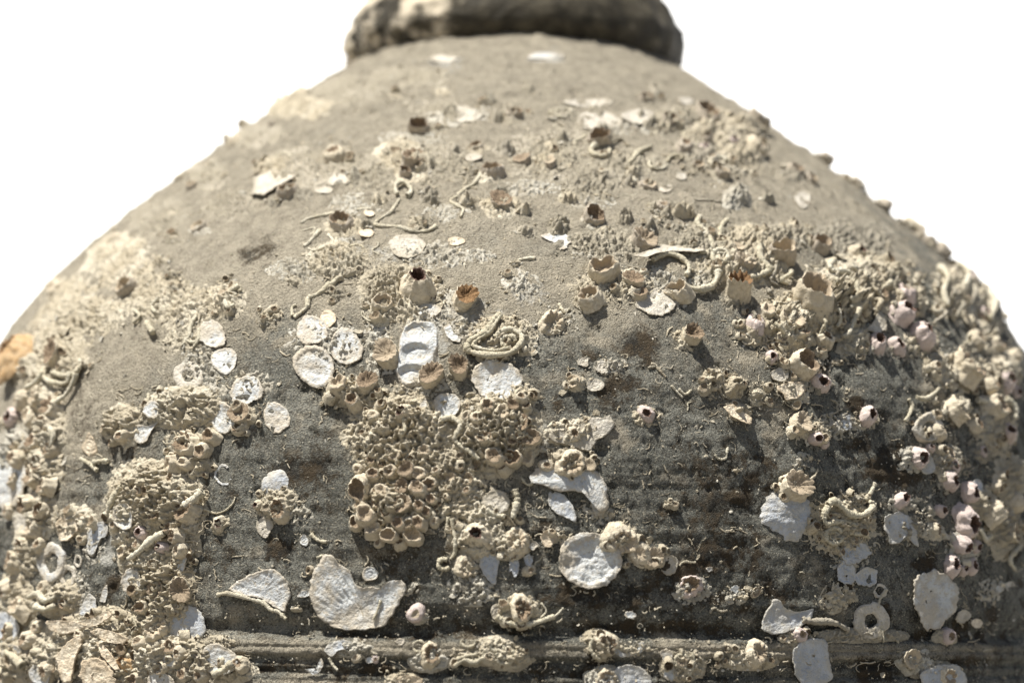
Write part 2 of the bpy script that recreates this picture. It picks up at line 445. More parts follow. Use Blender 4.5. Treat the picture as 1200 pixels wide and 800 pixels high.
def mat_lip():
    n = NT('dark_lip_clay', 0.75)
    mid = n.noise(120, 5, 0.6); fine = n.noise(900, 4, 0.65)
    col = n.mix(n.ramp(mid, 0.38, 0.66), (0.032, 0.027, 0.018), (0.085, 0.072, 0.048))
    col = n.mix(n.ramp(n.math('ADD', n.attr('dust'), n.math('MULTIPLY', n.math('SUBTRACT', mid, 0.5), 2.0)), 0.4, 0.8), col, (0.52, 0.45, 0.34))
    return n.out(col, n.bump(fine, 0.0006, 0.6, n.bump(mid, 0.002, 0.5)))
M['lip'] = mat_lip()
def build_lip():
    zc = np.concatenate([[0.166, 0.169], _cz[:-1]]); rc = np.concatenate([[0.046, 0.0465], _cr[:-1]])
    zc = np.concatenate([zc, [0.198, 0.198, 0.197, 0.19, 0.18, 0.165]]); rc = np.concatenate([rc, [0.0415, 0.0385, 0.0355, 0.034, 0.034, 0.036]])
    t = np.arange(len(zc)); tt = np.linspace(0, len(zc) - 1, 96)
    z = spline(t.astype(float), zc)(tt); r = spline(t.astype(float), rc)(tt)
    A = np.linspace(-math.pi, math.pi, 300, endpoint=False)
    TH, Z = np.meshgrid(A, z); R = np.repeat(r[:, None], len(A), 1)
    th, zz, r = TH.ravel(), Z.ravel(), R.ravel()
    P = np.stack([r * np.sin(th), -r * np.cos(th), zz + H0], -1)
    nr = np.stack([np.sin(th), -np.cos(th), th * 0], -1)
    left = sstep(0.0, -0.7, th) + 0.45 * sstep(0.7, 1.3, th)
    d = fbm(P * 90, 4) * 0.0009 + (0.25 + left) * np.maximum(fbm(P * 150 + 4, 4), -0.05) * 0.0034
    P = P + nr * d[:, None]
    dust = np.clip(left * 0.62 + left * 0.9 * fbm(P * 110, 3) + 0.5 * fbm(P * 50 + 7, 3), 0, 1)
    mk('lip', P, grid_faces(96, 300, True), M["lip"], jar, attrs={'dust': dust})
build_lip()

# ------------------------------------------------------------------ crust patches: (x, y, rx, ry, height px, material[, wormy])
CRUST = []
def crust(x, y, rx, ry, h=7, mat='crust', label=None, knob=1.0, name='crust_patch', reg=True):
    if x < 90 or x > 1085: rx *= .85; ry *= .85; h *= .75
    if reg: CRUST.append((x, y, rx, ry, h))
    if h > 5 and name == 'crust_patch': h = h * 1.2
    pad = 1.35
    step = 1.1 if max(rx, ry) < 62 else 1.35
    if y < 215 or x < 90 or x > 1110: step *= 1.4
    xs = np.arange(x - rx * pad, x + rx * pad + step, step); ys = np.arange(y - ry * pad, y + ry * pad + step, step * (0.8 if y < 250 else 1.0))
    X, Y = np.meshgrid(xs, ys)
    th, z, t = px2surf(X, Y)
    P, n = surf(th, z)
    sc = float(np.median(t)) / F
    dx = (X.ravel() - x) / rx; dy = (Y.ravel() - y) / ry
    seed = (x * 13.7 + y * 7.1) % 97
    rad = np.sqrt(dx * dx + dy * dy)
    m = 1.0 - rad + 1.0 * fbm(P * (22 / max(sc * max(rx, ry) * 100, 0.12)) + seed, 4, 0.6)
    # keep clear of the silhouette jump
    e = sstep(0.0, 0.6, m) * (0.75 + 0.5 * sstep(0.3, 1.0, m))
    q = P + 0.0006 * np.stack([perlin(P * 500 + k * 7) for k in (1, 2, 3)], -1)
    wd = worley(q * 430 + seed); kn = np.exp(-((wd - 0.40) / 0.15) ** 2) - 0.55 * np.exp(-(wd / 0.22) ** 2)
    kn2 = 1 - np.clip(worley(q * 1050 + seed), 0, 1.1)
    lo = fbm(P * 130 + seed, 3)
    hi = fbm(P * 900, 3, 0.6)
    h_m = h * sc
    rdg = 1 - np.abs(fbm(P * 260 + seed, 3, 0.6)) * 2.2
    ht = e * h_m * (0.30 + 0.75 * lo + 0.42 * knob * kn + 0.22 * knob * kn2 + 0.42 * np.maximum(rdg, -0.7)) + np.sqrt(e) * 0.0021 * hi
    ht = np.where(m < 0.03, -0.0006, ht - 0.0001)
    P = P + n * ht[:, None]
    nr, nc = X.shape
    Fc = grid_faces(nr, nc)[:, ::-1]
    keep = (m[Fc] > -0.02).any(1)
    # no faces stretched across the silhouette
    ed = np.linalg.norm(P[Fc[:, 0]] - P[Fc[:, 2]], axis=1)
    keep &= ed < 14 * sc * step
    Fc = Fc[keep]
    if len(Fc) == 0: return
    u, inv = np.unique(Fc, return_inverse=True)
    o = mk(name, P[u], inv.reshape(-1, 4), M[mat], jar)
    if label: o['label'] = label
    return o
def crust_h(x, y):
    best = 0.0
    for (cx, cy, rx, ry, h) in CRUST:
        r2 = ((x - cx) / rx) ** 2 + ((y - cy) / ry) ** 2
        if r2 < 1: best = max(best, h * 0.55 * min(1.0, (1 - r2) * 2.0))
    return best

# ------------------------------------------------------------------ barnacles
PROF = {  # (radius, height) of the outer wall up to the rim, then the inner wall down; teeth, ribs, number of ribs
 'V': ([(1.12, -.25), (1.05, 0), (.95, .22), (.82, .5), (.66, .82), (.50, 1.08), (.42, 1.17)], [(.34, 1.14), (.30, .95), (.27, .6), (.18, .35), (0, .3)], .08, .16, 10),
 'O': ([(1.08, -.3), (1.02, .1), (1.0, .5), (.95, .85), (.88, 1.1), (.82, 1.2)], [(.76, 1.16), (.68, .9), (.60, .6), (.42, .38), (0, .3)], .14, .09, 7),
 'C': ([(1.1, -.3), (1.0, .1), (.95, .45), (.95, .8), (1.0, 1.05), (.96, 1.16)], [(.80, 1.10), (.60, .95), (.42, .80), (.24, .66), (0, .60)], .26, .09, 13),
 'P': ([(1.12, -.3), (1.02, -.02), (1.0, .25), (.93, .55), (.78, .85), (.60, 1.06), (.50, 1.12)], [(.40, 1.08), (.36, .9), (.32, .65), (.2, .5), (0, .45)], .10, .12, 6),
 'T': ([(1.25, -.3), (1.08, .1), (.95, .5), (.92, .85), (.88, 1.0), (.76, 1.08)], [(.64, 1.07), (.50, .97), (.40, .82), (.22, .70), (0, .66)], .20, .15, 6),
 'F': ([(1.2, -.15), (1.08, .08), (.98, .26), (.86, .40), (.74, .45)], [(.58, .43), (.42, .30), (.26, .2), (.12, .15), (0, .13)], .16, .10, 11),
 'B': ([(1.15, -.3), (1.05, .1), (.98, .5), (.88, .85), (.70, 1.05), (.5, 1.1)], [(.38, 1.05), (.25, .95), (.15, .85), (.08, .8), (0, .78)], .10, .09, 9)}
def barn_mesh(kind, seed, seg, fine=True):
    outp, inp, teeth, rib, nr = PROF[kind]
    rg = np.random.default_rng(seed)
    def dens(p, k):
        p = np.array(p, float); t = np.arange(len(p)); tt = np.linspace(0, len(p) - 1, k)
        return np.stack([np.interp(tt, t, p[:, 0]), np.interp(tt, t, p[:, 1])], -1)
    outp = dens(outp, 13 if fine else 7); inp = dens(inp, 9 if fine else 6)
    ph = np.linspace(0, 2 * np.pi, seg, endpoint=False)
    ell = 1 + 0.10 * np.cos(2 * ph + rg.uniform(0, 6)) + 0.05 * np.cos(3 * ph + rg.uniform(0, 6))
    nr = nr + int(rg.integers(-1, 2))
    w = ph + 0.25 * np.sin(ph * 2 + rg.uniform(0, 6)) / 2
    a0 = rg.uniform(0, 6)
    ribs = np.abs(np.sin(nr * w / 2 + a0))                  # rounded ridges with sharp clefts
    tooth = teeth * (ribs - 0.6) * (0.6 + 0.7 * rg.random(seg)) + teeth * 0.35 * rg.normal(size=seg) * 0.5
    tooth = tooth + 0.12 * np.sin(ph + rg.uniform(0, 6)) + 0.06 * np.sin(2 * ph + rg.uniform(0, 6))
    if kind in 'OTV' and rg.random() < .6:       # a chipped rim
        tooth = tooth - 0.28 * np.exp(-((np.mod(ph - rg.uniform(0, 6.28), 6.28) - 3.1) / .35) ** 2)
    shift = rg.uniform(-.15, .15, 2)
    H = outp[-1][1]
    def ring(rho, h, inner):
        top = np.clip(h / H, 0, 1)
        rr = rho * ell * (1 + (rib * (ribs - .6) * (1.6 if inner else (0.5 + 0.7 * top))))
        z = h + tooth * top ** 3
        if inner: z = z + 0.10 * (ribs - .6) * (1 - abs(2 * rho - .8))
        p = np.stack([rr * np.cos(ph) + shift[0] * top, rr * np.sin(ph) + shift[1] * top, z], -1)
        q = p * 2.6 + seed * .37
        d = np.stack([perlin(q), perlin(q + 31), perlin(q + 67)], -1) * .09 + np.stack([perlin(q * 2.7), perlin(q * 2.7 + 31), perlin(q * 2.7 + 67)], -1) * .06
        return p + d * (1.0 if rho > .3 else .6)
    rings = [ring(a, b, False) for a, b in outp]
    Vo = np.concatenate(rings); Fo = grid_faces(len(rings), seg, True)
    ri = [rings[-1]] + [ring(a, b, True) for a, b in inp[:-1]]
    Vi = np.concatenate(ri + [ri[-1].mean(0)[None]])
    Fi = grid_faces(len(ri), seg, True).tolist()
    k = (len(ri) - 1) * seg
    Fi += [(k + i, k + (i + 1) % seg, len(Vi) - 1) for i in range(seg)]
    return Vo, Fo.tolist(), Vi, Fi
_bm = {}
def barn_data(kind, var, big, mat, inn='inner'):
    key = (kind, var, big, mat, inn)
    if key not in _bm:
        Vo, Fo, Vi, Fi = barn_mesh(kind, hash((ord(kind), var, big)) % 9999, 44 if big else 26, big)
        out = []
        for nm, V_, F_, m_ in (('barnacle', Vo, Fo, M[mat]), ('inner_cup', Vi, Fi, M[inn])):
            me = bpy.data.meshes.new(nm); me.from_pydata(V_.tolist(), [], F_)
            me.materials.append(m_)
            me.polygons.foreach_set('use_smooth', np.ones(len(me.polygons), bool)); me.update()
            out.append(me)
        _bm[key] = out
    return _bm[key]
NB = [0]
def barnacle(x, y, r, kind='T', mat='btan', tilt=(0, 0), hs=1.0, label=None, lift=None, rnd=0.14):
    """x, y: photo pixel the base meets; r: radius in photo pixels; tilt leans it right / up"""
    NB[0] += 1
    th, z, t = px2surf([x], [y])
    P, n = surf(th, z)
    P = P[0]; n = Vector(n[0]); sc = t[0] / F
    ea = Vector((math.cos(th[0]), math.sin(th[0]), 0)); es = n.cross(ea).normalized()
    inn = 'innamber' if (label and 'amber' in label) or mat == 'amber' else ('inndark' if kind in 'PV' else 'inner')
    if kind == 'P': tilt = (tilt[0] * .25 - .25 * math.sin(th[0]), tilt[1] * .4 - .05)
    ax = (n + ea * (tilt[0] + random.gauss(0, rnd)) + es * (tilt[1] + random.gauss(0, rnd))).normalized()
    q = ax.to_track_quat('Z', 'Y').to_matrix().to_4x4() @ Matrix.Rotation(random.uniform(0, 6.28), 4, 'Z')
    up = crust_h(x, y) if lift is None else lift
    S = r * sc * (random.uniform(.72, 1.15) if r < 12 and not label else 1)
    Mx = Matrix.Translation(Vector(P) + n * ((up + (random.uniform(-.3, .3) if up > 4 and r < 10.5 else -0.12) * r) * sc)) @ q @ Matrix.Diagonal((S * random.uniform(.92, 1.08), S * random.uniform(.92, 1.08), S * hs * random.uniform(.9, 1.1) * (.84 if kind in 'OCV' else 1), 1))
    a, b = barn_data(kind, random.randrange(8), r > 10.5, mat, inn)
    o = link('barnacle', a, jar); o.matrix_basis = Mx
    i = link('inner_cup', b, o)
    if r >= 9 and up == 0 and mat != 'amber':        # a spread foot of lime and silt
        f = crust(x, y + .25 * r, r * 1.75, r * (1.25 if y > 300 else .8), random.uniform(2.5, 4.5), random.choice(['crust', 'film', 'pale' if y > 250 else 'film']), knob=1.2, name='cemented_base', reg=False)
        if f is not None:
            f.parent = o; f.matrix_parent_inverse = Mx.inverted()
    if label: o['label'] = label
    return o

# ------------------------------------------------------------------ worm tubes
def catmull(pts, n):
    p = np.array(pts, float)
    p = np.vstack([2 * p[0] - p[1], p, 2 * p[-1] - p[-2]])
    out = []
    for i in range(1, len(p) - 2):
        t = np.linspace(0, 1, n, endpoint=False)[:, None]
        a, b, c, d = p[i - 1], p[i], p[i + 1], p[i + 2]
        out.append(0.5 * (2 * b + (c - a) * t + (2 * a - 5 * b + 4 * c - d) * t ** 2 + (3 * b - a - 3 * c + d) * t ** 3))
    out.append(p[-2][None])
    return np.vstack(out)
def tube_geo(path, r, seg=8, lift=0.55, sub=5, rough=0.10, taper=0.75, hole=True):
    """path of (x, y) or (x, y, height px) photo pixels"""
    p = [(a[0], a[1], a[2] if len(a) > 2 else 0.0) for a in path]
    c = catmull(p, sub + 2)
    th, z, t = px2surf(c[:, 0], c[:, 1])
    sc = float(np.median(t)) / F
    P, n = surf(th, z)
    up = np.array([crust_h(a, b) * 0.9 for a, b in c[:, :2]])
    P = P + n * ((up + c[:, 2] + lift * r) * sc)[:, None]
    T = np.gradient(P, axis=0); T /= np.linalg.norm(T, axis=1)[:, None] + 1e-12
    B = np.cross(T, n); B /= np.linalg.norm(B, axis=1)[:, None] + 1e-12
    N = np.cross(B, T)
    k = len(P)
    rad = r * sc * (1 - (1 - taper) * np.linspace(0, 1, k) ** 1.5) * (1 + rough * rng.normal(size=k) + 0.13 * np.sin(np.arange(k) * 2.1) + 0.18 * np.sin(np.arange(k) * 0.37 + rng.uniform(0, 6)))
    ph = np.linspace(0, 2 * np.pi, seg, endpoint=False)
    rings = [P[i] + rad[i] * (1 + 0.08 * rng.normal(size=(seg, 1))) * (np.cos(ph)[:, None] * B[i] + np.sin(ph)[:, None] * N[i]) for i in range(k)]
    if hole:   # open mouth
        m0 = P[0] + 0.58 * (rings[0] - P[0]) - T[0] * rad[0] * 0.05
        m1 = P[0] + 0.5 * (rings[0] - P[0]) + T[0] * rad[0] * 1.2
        rings = [m1, m0] + rings
    V = np.concatenate(rings + [rings[0].mean(0)[None], rings[-1].mean(0)[None]])
    Fc = grid_faces(len(rings), seg, True).tolist()
    nn = len(rings) * seg
    Fc += [((i + 1) % seg, i, nn) for i in range(seg)]
    kk = (len(rings) - 1) * seg
    Fc += [(kk + i, kk + (i + 1) % seg, nn + 1) for i in range(seg)]
    return V, Fc
def tube(path, r, mat='tube', label=None, **kw):
    V, Fc = tube_geo(path, r, **kw)
    o = mk('worm_tube', V, Fc, M[mat], jar)
    if label: o['label'] = label
    return o
def loop(x, y, r, rt, a0=0, a1=300, sq=0.8, mat='tube', h=0, **kw):
    n = max(6, int((a1 - a0) / 30))
    return tube([(x + r * math.cos(math.radians(a)), y - sq * r * math.sin(math.radians(a)), h) for a in np.linspace(a0, a1, n)], rt, mat, **kw)

# ------------------------------------------------------------------ shells
def shell(outline, mat='white', cup=2.5, lift=0.8, th=1.2, ribs=0.0, tilt=(0, 0), jag=0.05, label=None, name='oyster_shell', centre=None, seg=64, K=12, dome=0.0, warp=1.2, nrib=30, umbo=None, cupp=2.2, rim=0.0):
    """a valve traced by its outline (photo pixels) and laid on the jar wall; cup: raised edge, dome: raised middle, tilt: leaning (px per px)"""
    o = np.array(outline, float)
    o = np.vstack([o, o[:1]])
    d = np.concatenate([[0], np.cumsum(np.linalg.norm(np.diff(o, axis=0), axis=1))])
    s = np.linspace(0, d[-1], seg, endpoint=False)
    oc = np.stack([np.interp(s, d, o[:, 0]), np.interp(s, d, o[:, 1])], -1)
    for _ in range(2):
        oc = 0.5 * oc + 0.25 * (np.roll(oc, 1, 0) + np.roll(oc, -1, 0))
    c = oc.mean(0) if centre is None else np.array(centre, float)
    size = np.sqrt(((oc - c) ** 2).sum(1).mean())
    jn = np.array([perlin(np.array([[p[0] * .16, p[1] * .16, 3.3], [p[0] * .5, p[1] * .5, 8.8]])) for p in oc])
    oc = c + (oc - c) * (1 + jag * (1.4 * jn[:, :1] + jn[:, 1:]))
    um = c if umbo is None else np.array(umbo, float)
    seed = (c[0] * 3.1 + c[1] * 1.7) % 50
    def ringpts(t):
        pt = c + t * (oc - c)
        dx, dy = (pt - c).T
        rr = t
        ang = np.arctan2(*(pt - um).T[::-1]); du = np.linalg.norm(pt - um, axis=1) / max(size, 1)
        h = 0.65 + 0.6 * lift + cup * rr ** cupp + rim * math.exp(-((rr - .84) / .05) ** 2) - .5 * rim * math.exp(-((rr - .74) / .05) ** 2) + dome * (1 - rr ** 2) + tilt[0] * dx - tilt[1] * dy
        q = np.stack([pt[:, 0] * .07 + seed, pt[:, 1] * .07, np.full(len(pt), seed)], -1)
        h = h + warp * perlin(q) + 0.35 * warp * perlin(q * 3.1)
        h = h + ribs * np.sin(ang * nrib + 2 * perlin(q * 1.5)) * np.clip(du, 0, 1.2) + 0.5 * min(1, warp) * 0.5 * np.sin(du * 16 + 2 * perlin(q))
        return pt, h
    tops, hs = zip(*[ringpts(t) for t in np.linspace(1.0, 0.0, K + 1)[:-1]])
    ctr = ringpts(0.0)
    th = th * 0.6
    bots = [(ringpts(1.0)[0], ringpts(1.0)[1] - th), (ringpts(0.75)[0], ringpts(0.75)[1] - th), (ringpts(0.4)[0], ringpts(0.4)[1] - th)]
    px = np.concatenate([b[0] for b in bots[::-1]] + list(tops) + [ctr[0][:1]])
    hh = np.concatenate([b[1] for b in bots[::-1]] + list(hs) + [ctr[1][:1]])
    thv, z, t = px2surf(px[:, 0], px[:, 1])
    sc = float(np.median(t)) / F
    P, n = surf(thv, z)
    base = crust_h(*c) * 0.8
    P = P + n * ((np.maximum(hh, -3) + base) * sc)[:, None]
    nr = 3 + K
    Fc = grid_faces(nr, seg, True)
    kk = (nr - 1) * seg
    Fl = Fc.tolist() + [(kk + i, kk + (i + 1) % seg, len(P) - 1) for i in range(seg)]
    Fl = [f[::-1] for f in Fl]
    edge = np.concatenate([np.ones(3 * seg)] + [np.full(seg, tt) for tt in np.linspace(1, 0, K + 1)[:-1]] + [np.zeros(1)])
    ob = mk(name, P, Fl, M[mat], jar, attrs={'edge': edge ** 2})
    if label: ob['label'] = label
    return ob
def disc(x, y, rx, ry, mat='white', **kw):
    a = np.linspace(0, 2 * np.pi, 22, endpoint=False)
    k = 1 + 0.07 * np.cos(2 * a + x) + 0.06 * np.cos(3 * a + y)
    return shell(np.stack([x + rx * k * np.cos(a), y + ry * k * np.sin(a)], -1), mat, **kw)
def ringshell(x, y, rx, ry, w, mat='white', h=2.0, a0=0, a1=360, label=None, name='shell_ring'):
    n = 36
    a = np.radians(np.linspace(a0, a1, n))
    prof = [(1.04, -1.0), (1.0, 0.7 * h), (1 - 0.15 * w, 0.95 * h), (1 - 0.4 * w, 0.75 * h), (1 - 0.75 * w, 0.85 * h), (1 - 0.97 * w, 0.6 * h), (1 - w, -1.0)]
    jr = np.array([perlin(np.array([[math.cos(t) * 1.6 + x, math.sin(t) * 1.6, y], [math.cos(t) * 5 + x, math.sin(t) * 5, y + 5]])) for t in a]) @ [.16, .10]
    px = np.concatenate([np.stack([x + rx * s * np.cos(a) * (1 + jr + 0.05 * np.sin(3 * a + x)), y - ry * s * np.sin(a) * (1 + jr + 0.06 * np.sin(2 * a + y))], -1) for s, _ in prof])
    hh = np.concatenate([np.full(n, hv) for _, hv in prof]) + 0.2 * h * perlin(np.concatenate([px * .2, px[:, :1] * 0], 1))
    th, z, t = px2surf(px[:, 0], px[:, 1]); sc = float(np.median(t)) / F
    P, nn = surf(th, z)
    P = P + nn * (hh * sc)[:, None]
    o = mk(name, P, grid_faces(len(prof), n), M[mat], jar, attrs={'edge': np.full(len(P), 0.4)})
    if label: o['label'] = label
    return o

# ================================================================== what grows on the jar, read off the photograph
# ---- crust patches
for a in [
    # middle
    (470, 338, 48, 30, 7), (395, 308, 40, 24, 6), (445, 368, 26, 16, 6), (590, 398, 44, 34, 6), (505, 300, 50, 18, 3, 'pale'), (540, 350, 34, 20, 3, 'pale'),
    (410, 462, 46, 24, 11), (470, 505, 58, 42, 9), (500, 540, 60, 30, 7), (462, 588, 58, 52, 14), (582, 505, 52, 48, 12), (540, 570, 44, 30, 6), (560, 600, 60, 26, 5),
    (560, 632, 34, 24, 8), (604, 640, 26, 20, 9), (610, 470, 20, 24, 8), (700, 345, 34, 30, 4), (645, 380, 22, 18, 4), (740, 335, 26, 20, 6), (720, 290, 44, 20, 3),
    (690, 285, 30, 14, 3), (675, 450, 15, 11, 6), (670, 540, 32, 26, 8), (672, 508, 36, 16, 5), (724, 628, 26, 20, 7), (655, 628, 14, 10, 5), (755, 650, 32, 22, 6), (685, 500, 26, 14, 4),
    # right
    (836, 446, 18, 17, 7), (860, 452, 15, 14, 9), (886, 463, 20, 17, 13), (868, 482, 15, 12, 10), (930, 455, 30, 22, 6), (890, 385, 34, 26, 8), (930, 375, 50, 34, 11), (965, 362, 44, 40, 17), (930, 420, 40, 26, 7), (955, 425, 18, 14, 6, 'greycrust'),
    (1000, 330, 60, 40, 10), (1040, 330, 46, 26, 10), (1060, 350, 40, 26, 9), (885, 300, 50, 30, 7), (830, 285, 46, 30, 5), (840, 315, 40, 24, 5), (920, 280, 50, 20, 6), (860, 234, 20, 15, 9, 'pale'),
    (1000, 395, 26, 30, 7), (1110, 345, 28, 40, 12), (1140, 345, 34, 50, 12), (1165, 360, 24, 50, 10), (1128, 437, 44, 36, 14), (1170, 440, 34, 40, 12), (1095, 430, 22, 26, 8),
    (1115, 480, 30, 26, 10), (1090, 505, 32, 34, 6, 'greycrust'), (1165, 500, 36, 40, 9), (950, 505, 34, 16, 6), (985, 610, 44, 40, 7), (927, 572, 24, 18, 8), (1110, 540, 30, 24, 7, 'greycrust'), (1150, 590, 30, 24, 8), (1180, 620, 26, 40, 8),
    (1125, 640, 30, 40, 7, 'pale'), (985, 700, 24, 18, 4), (1060, 620, 24, 20, 3, 'greycrust'), (1085, 600, 24, 20, 3, 'greycrust'), (1185, 560, 24, 40, 8),
    # left
    (225, 360, 60, 24, 4), (200, 355, 70, 34, 3), (265, 350, 24, 26, 7), (225, 400, 40, 26, 3), (285, 490, 26, 20, 6), (205, 478, 56, 24, 8), (222, 518, 34, 24, 9), (145, 500, 26, 26, 9), (225, 545, 30, 18, 8),
    (190, 580, 52, 42, 12), (160, 610, 36, 50, 9), (215, 620, 34, 50, 9), (185, 650, 50, 38, 10), (190, 690, 46, 44, 12), (180, 730, 30, 30, 9), (90, 615, 26, 22, 6), (70, 700, 36, 26, 8), (325, 590, 28, 22, 6), (318, 370, 18, 12, 5),
    (55, 470, 30, 46, 11), (60, 510, 26, 36, 12), (56, 552, 26, 42, 12), (50, 604, 24, 40, 12), (36, 645, 22, 36, 9), (18, 705, 26, 46, 9), (85, 425, 30, 26, 7), (30, 430, 36, 30, 8), (60, 400, 50, 30, 6), (18, 520, 26, 60, 9, 'pale'),
    (110, 752, 60, 40, 6), (150, 785, 60, 34, 8), (200, 770, 70, 28, 10), (60, 770, 50, 40, 12), (20, 770, 40, 40, 10), (250, 785, 50, 20, 9), (250, 752, 40, 10, 4), (120, 730, 50, 14, 5),
    # upper shoulder
    (480, 187, 44, 30, 8), (440, 205, 46, 30, 5), (520, 190, 50, 24, 4), (588, 240, 26, 15, 7), (640, 180, 60, 34, 4), (700, 215, 44, 20, 5), (730, 195, 50, 22, 5), (640, 190, 24, 14, 7), (645, 172, 18, 14, 7), (360, 195, 60, 26, 6), (330, 200, 40, 16, 7), (395, 185, 24, 18, 7),
    (340, 228, 24, 12, 5), (800, 140, 40, 20, 6), (830, 150, 34, 24, 8), (870, 158, 36, 26, 9), (860, 180, 40, 22, 8), (820, 185, 44, 24, 6), (845, 205, 44, 14, 6), (780, 145, 22, 12, 7), (775, 245, 22, 14, 5), (660, 136, 20, 9, 6), (600, 135, 20, 12, 5), (540, 138, 50, 14, 3, 'pale'), (880, 150, 20, 14, 8),
    (985, 188, 22, 10, 7), (1020, 218, 20, 10, 7), (1052, 240, 18, 12, 8), (1095, 266, 24, 18, 10), (930, 205, 30, 12, 5), (1130, 290, 22, 20, 10), (1155, 325, 20, 24, 10), (1000, 280, 60, 24, 3, 'greycrust'),
    (300, 160, 50, 20, 6), (345, 125, 40, 14, 7), (240, 205, 40, 24, 5), (180, 255, 50, 30, 3), (130, 300, 50, 34, 3), (85, 340, 50, 30, 3), (420, 110, 60, 20, 4), (480, 90, 60, 16, 3), (175, 330, 40, 24, 4), (105, 370, 60, 30, 4),
    (270, 240, 40, 20, 3), (500, 125, 40, 12, 3),
    # ridge below the groove
    (552, 768, 26, 16, 6), (590, 764, 32, 18, 6), (705, 757, 22, 16, 6), (415, 758, 34, 13, 4, 'pale'), (870, 772, 40, 16, 5), (800, 778, 24, 20, 5), (610, 716, 26, 20, 6), (935, 747, 20, 11, 5), (490, 722, 12, 9, 4, 'pale'), (470, 457, 14, 8, 4), (507, 370, 14, 7, 3), (1095, 785, 44, 20, 5, 'greycrust'), (1000, 745, 50, 10, 3, 'greycrust'), (885, 692, 16, 8, 4, 'greycrust'), (470, 797, 20, 10, 4), (740, 760, 30, 10, 3),
]:
    a = list(a)
    if a[1] < 300 and a[4] <= 6 and len(a) == 5: a.append('film')
    crust(*a, knob=1.25 if a[4] >= 8 else 1.0)

# a protruding mass of growth that throws the long shadow, and small scattered lumps
crust(972, 350, 30, 22, 26, knob=1.6)
crust(1000, 362, 26, 20, 20, knob=1.6)
rs = np.random.default_rng(41)
for i in range(95):
    if i < 60: x, y = rs.uniform(400, 920), rs.uniform(105, 275)
    elif i < 72: x, y = rs.uniform(150, 400), rs.uniform(200, 400)
    else: x, y = rs.uniform(320, 1120), rs.uniform(300, 720)
    if i in (3, 17, 29, 44, 52): continue
    r = rs.uniform(5, 13) if y < 300 else rs.uniform(4, 9)
    if y < 420 and abs(x - 600) > 150 + 1.25 * (y - 60): continue
    crust(x, y, r * rs.uniform(1, 1.7), r * rs.uniform(.5, .9), rs.uniform(4, 9) if y < 300 else rs.uniform(3, 5), rs.choice(['crust', 'film', 'greycrust'], p=[.4, .35, .25]), knob=1.3)

# thin lime films left where shells broke away
for a in [(505, 372, 34, 16, 2), (540, 352, 30, 18, 2), (612, 335, 22, 16, 1.6), (560, 300, 30, 12, 1.6), (505, 455, 24, 14, 2.2), (618, 470, 18, 26, 2.2), (395, 405, 46, 34, 1.8), (440, 395, 20, 22, 1.6), (548, 380, 20, 14, 1.6), (345, 318, 30, 14, 1.6), (405, 290, 30, 12, 2), (690, 300, 26, 12, 1.6), (660, 372, 28, 16, 1.6), (770, 330, 30, 18, 1.8), (715, 430, 26, 12, 1.6), (830, 330, 30, 20, 1.8), (985, 500, 26, 14, 1.8), (940, 540, 12, 12, 1.6), (1000, 655, 30, 26, 1.8), (560, 690, 30, 16, 1.6), (480, 690, 16, 10, 1.4), (230, 470, 40, 24, 1.8), (300, 450, 26, 20, 1.6), (240, 420, 30, 26, 1.6), (110, 640, 18, 26, 1.8), (92, 690, 14, 24, 1.8), (350, 600, 20, 20, 1.4), (640, 520, 26, 14, 1.6), (700, 600, 24, 16, 1.6), (860, 700, 22, 10, 1.6), (1160, 690, 24, 20, 1.8), (520, 250, 30, 12, 1.4), (620, 220, 40, 12, 1.6), (700, 235, 40, 12, 1.6), (560, 130, 40, 8, 1.4), (480, 160, 40, 10, 1.4), (740, 150, 50, 10, 1.6), (420, 240, 40, 14, 1.4)]:
    crust(*a, mat='pale', knob=1.6)

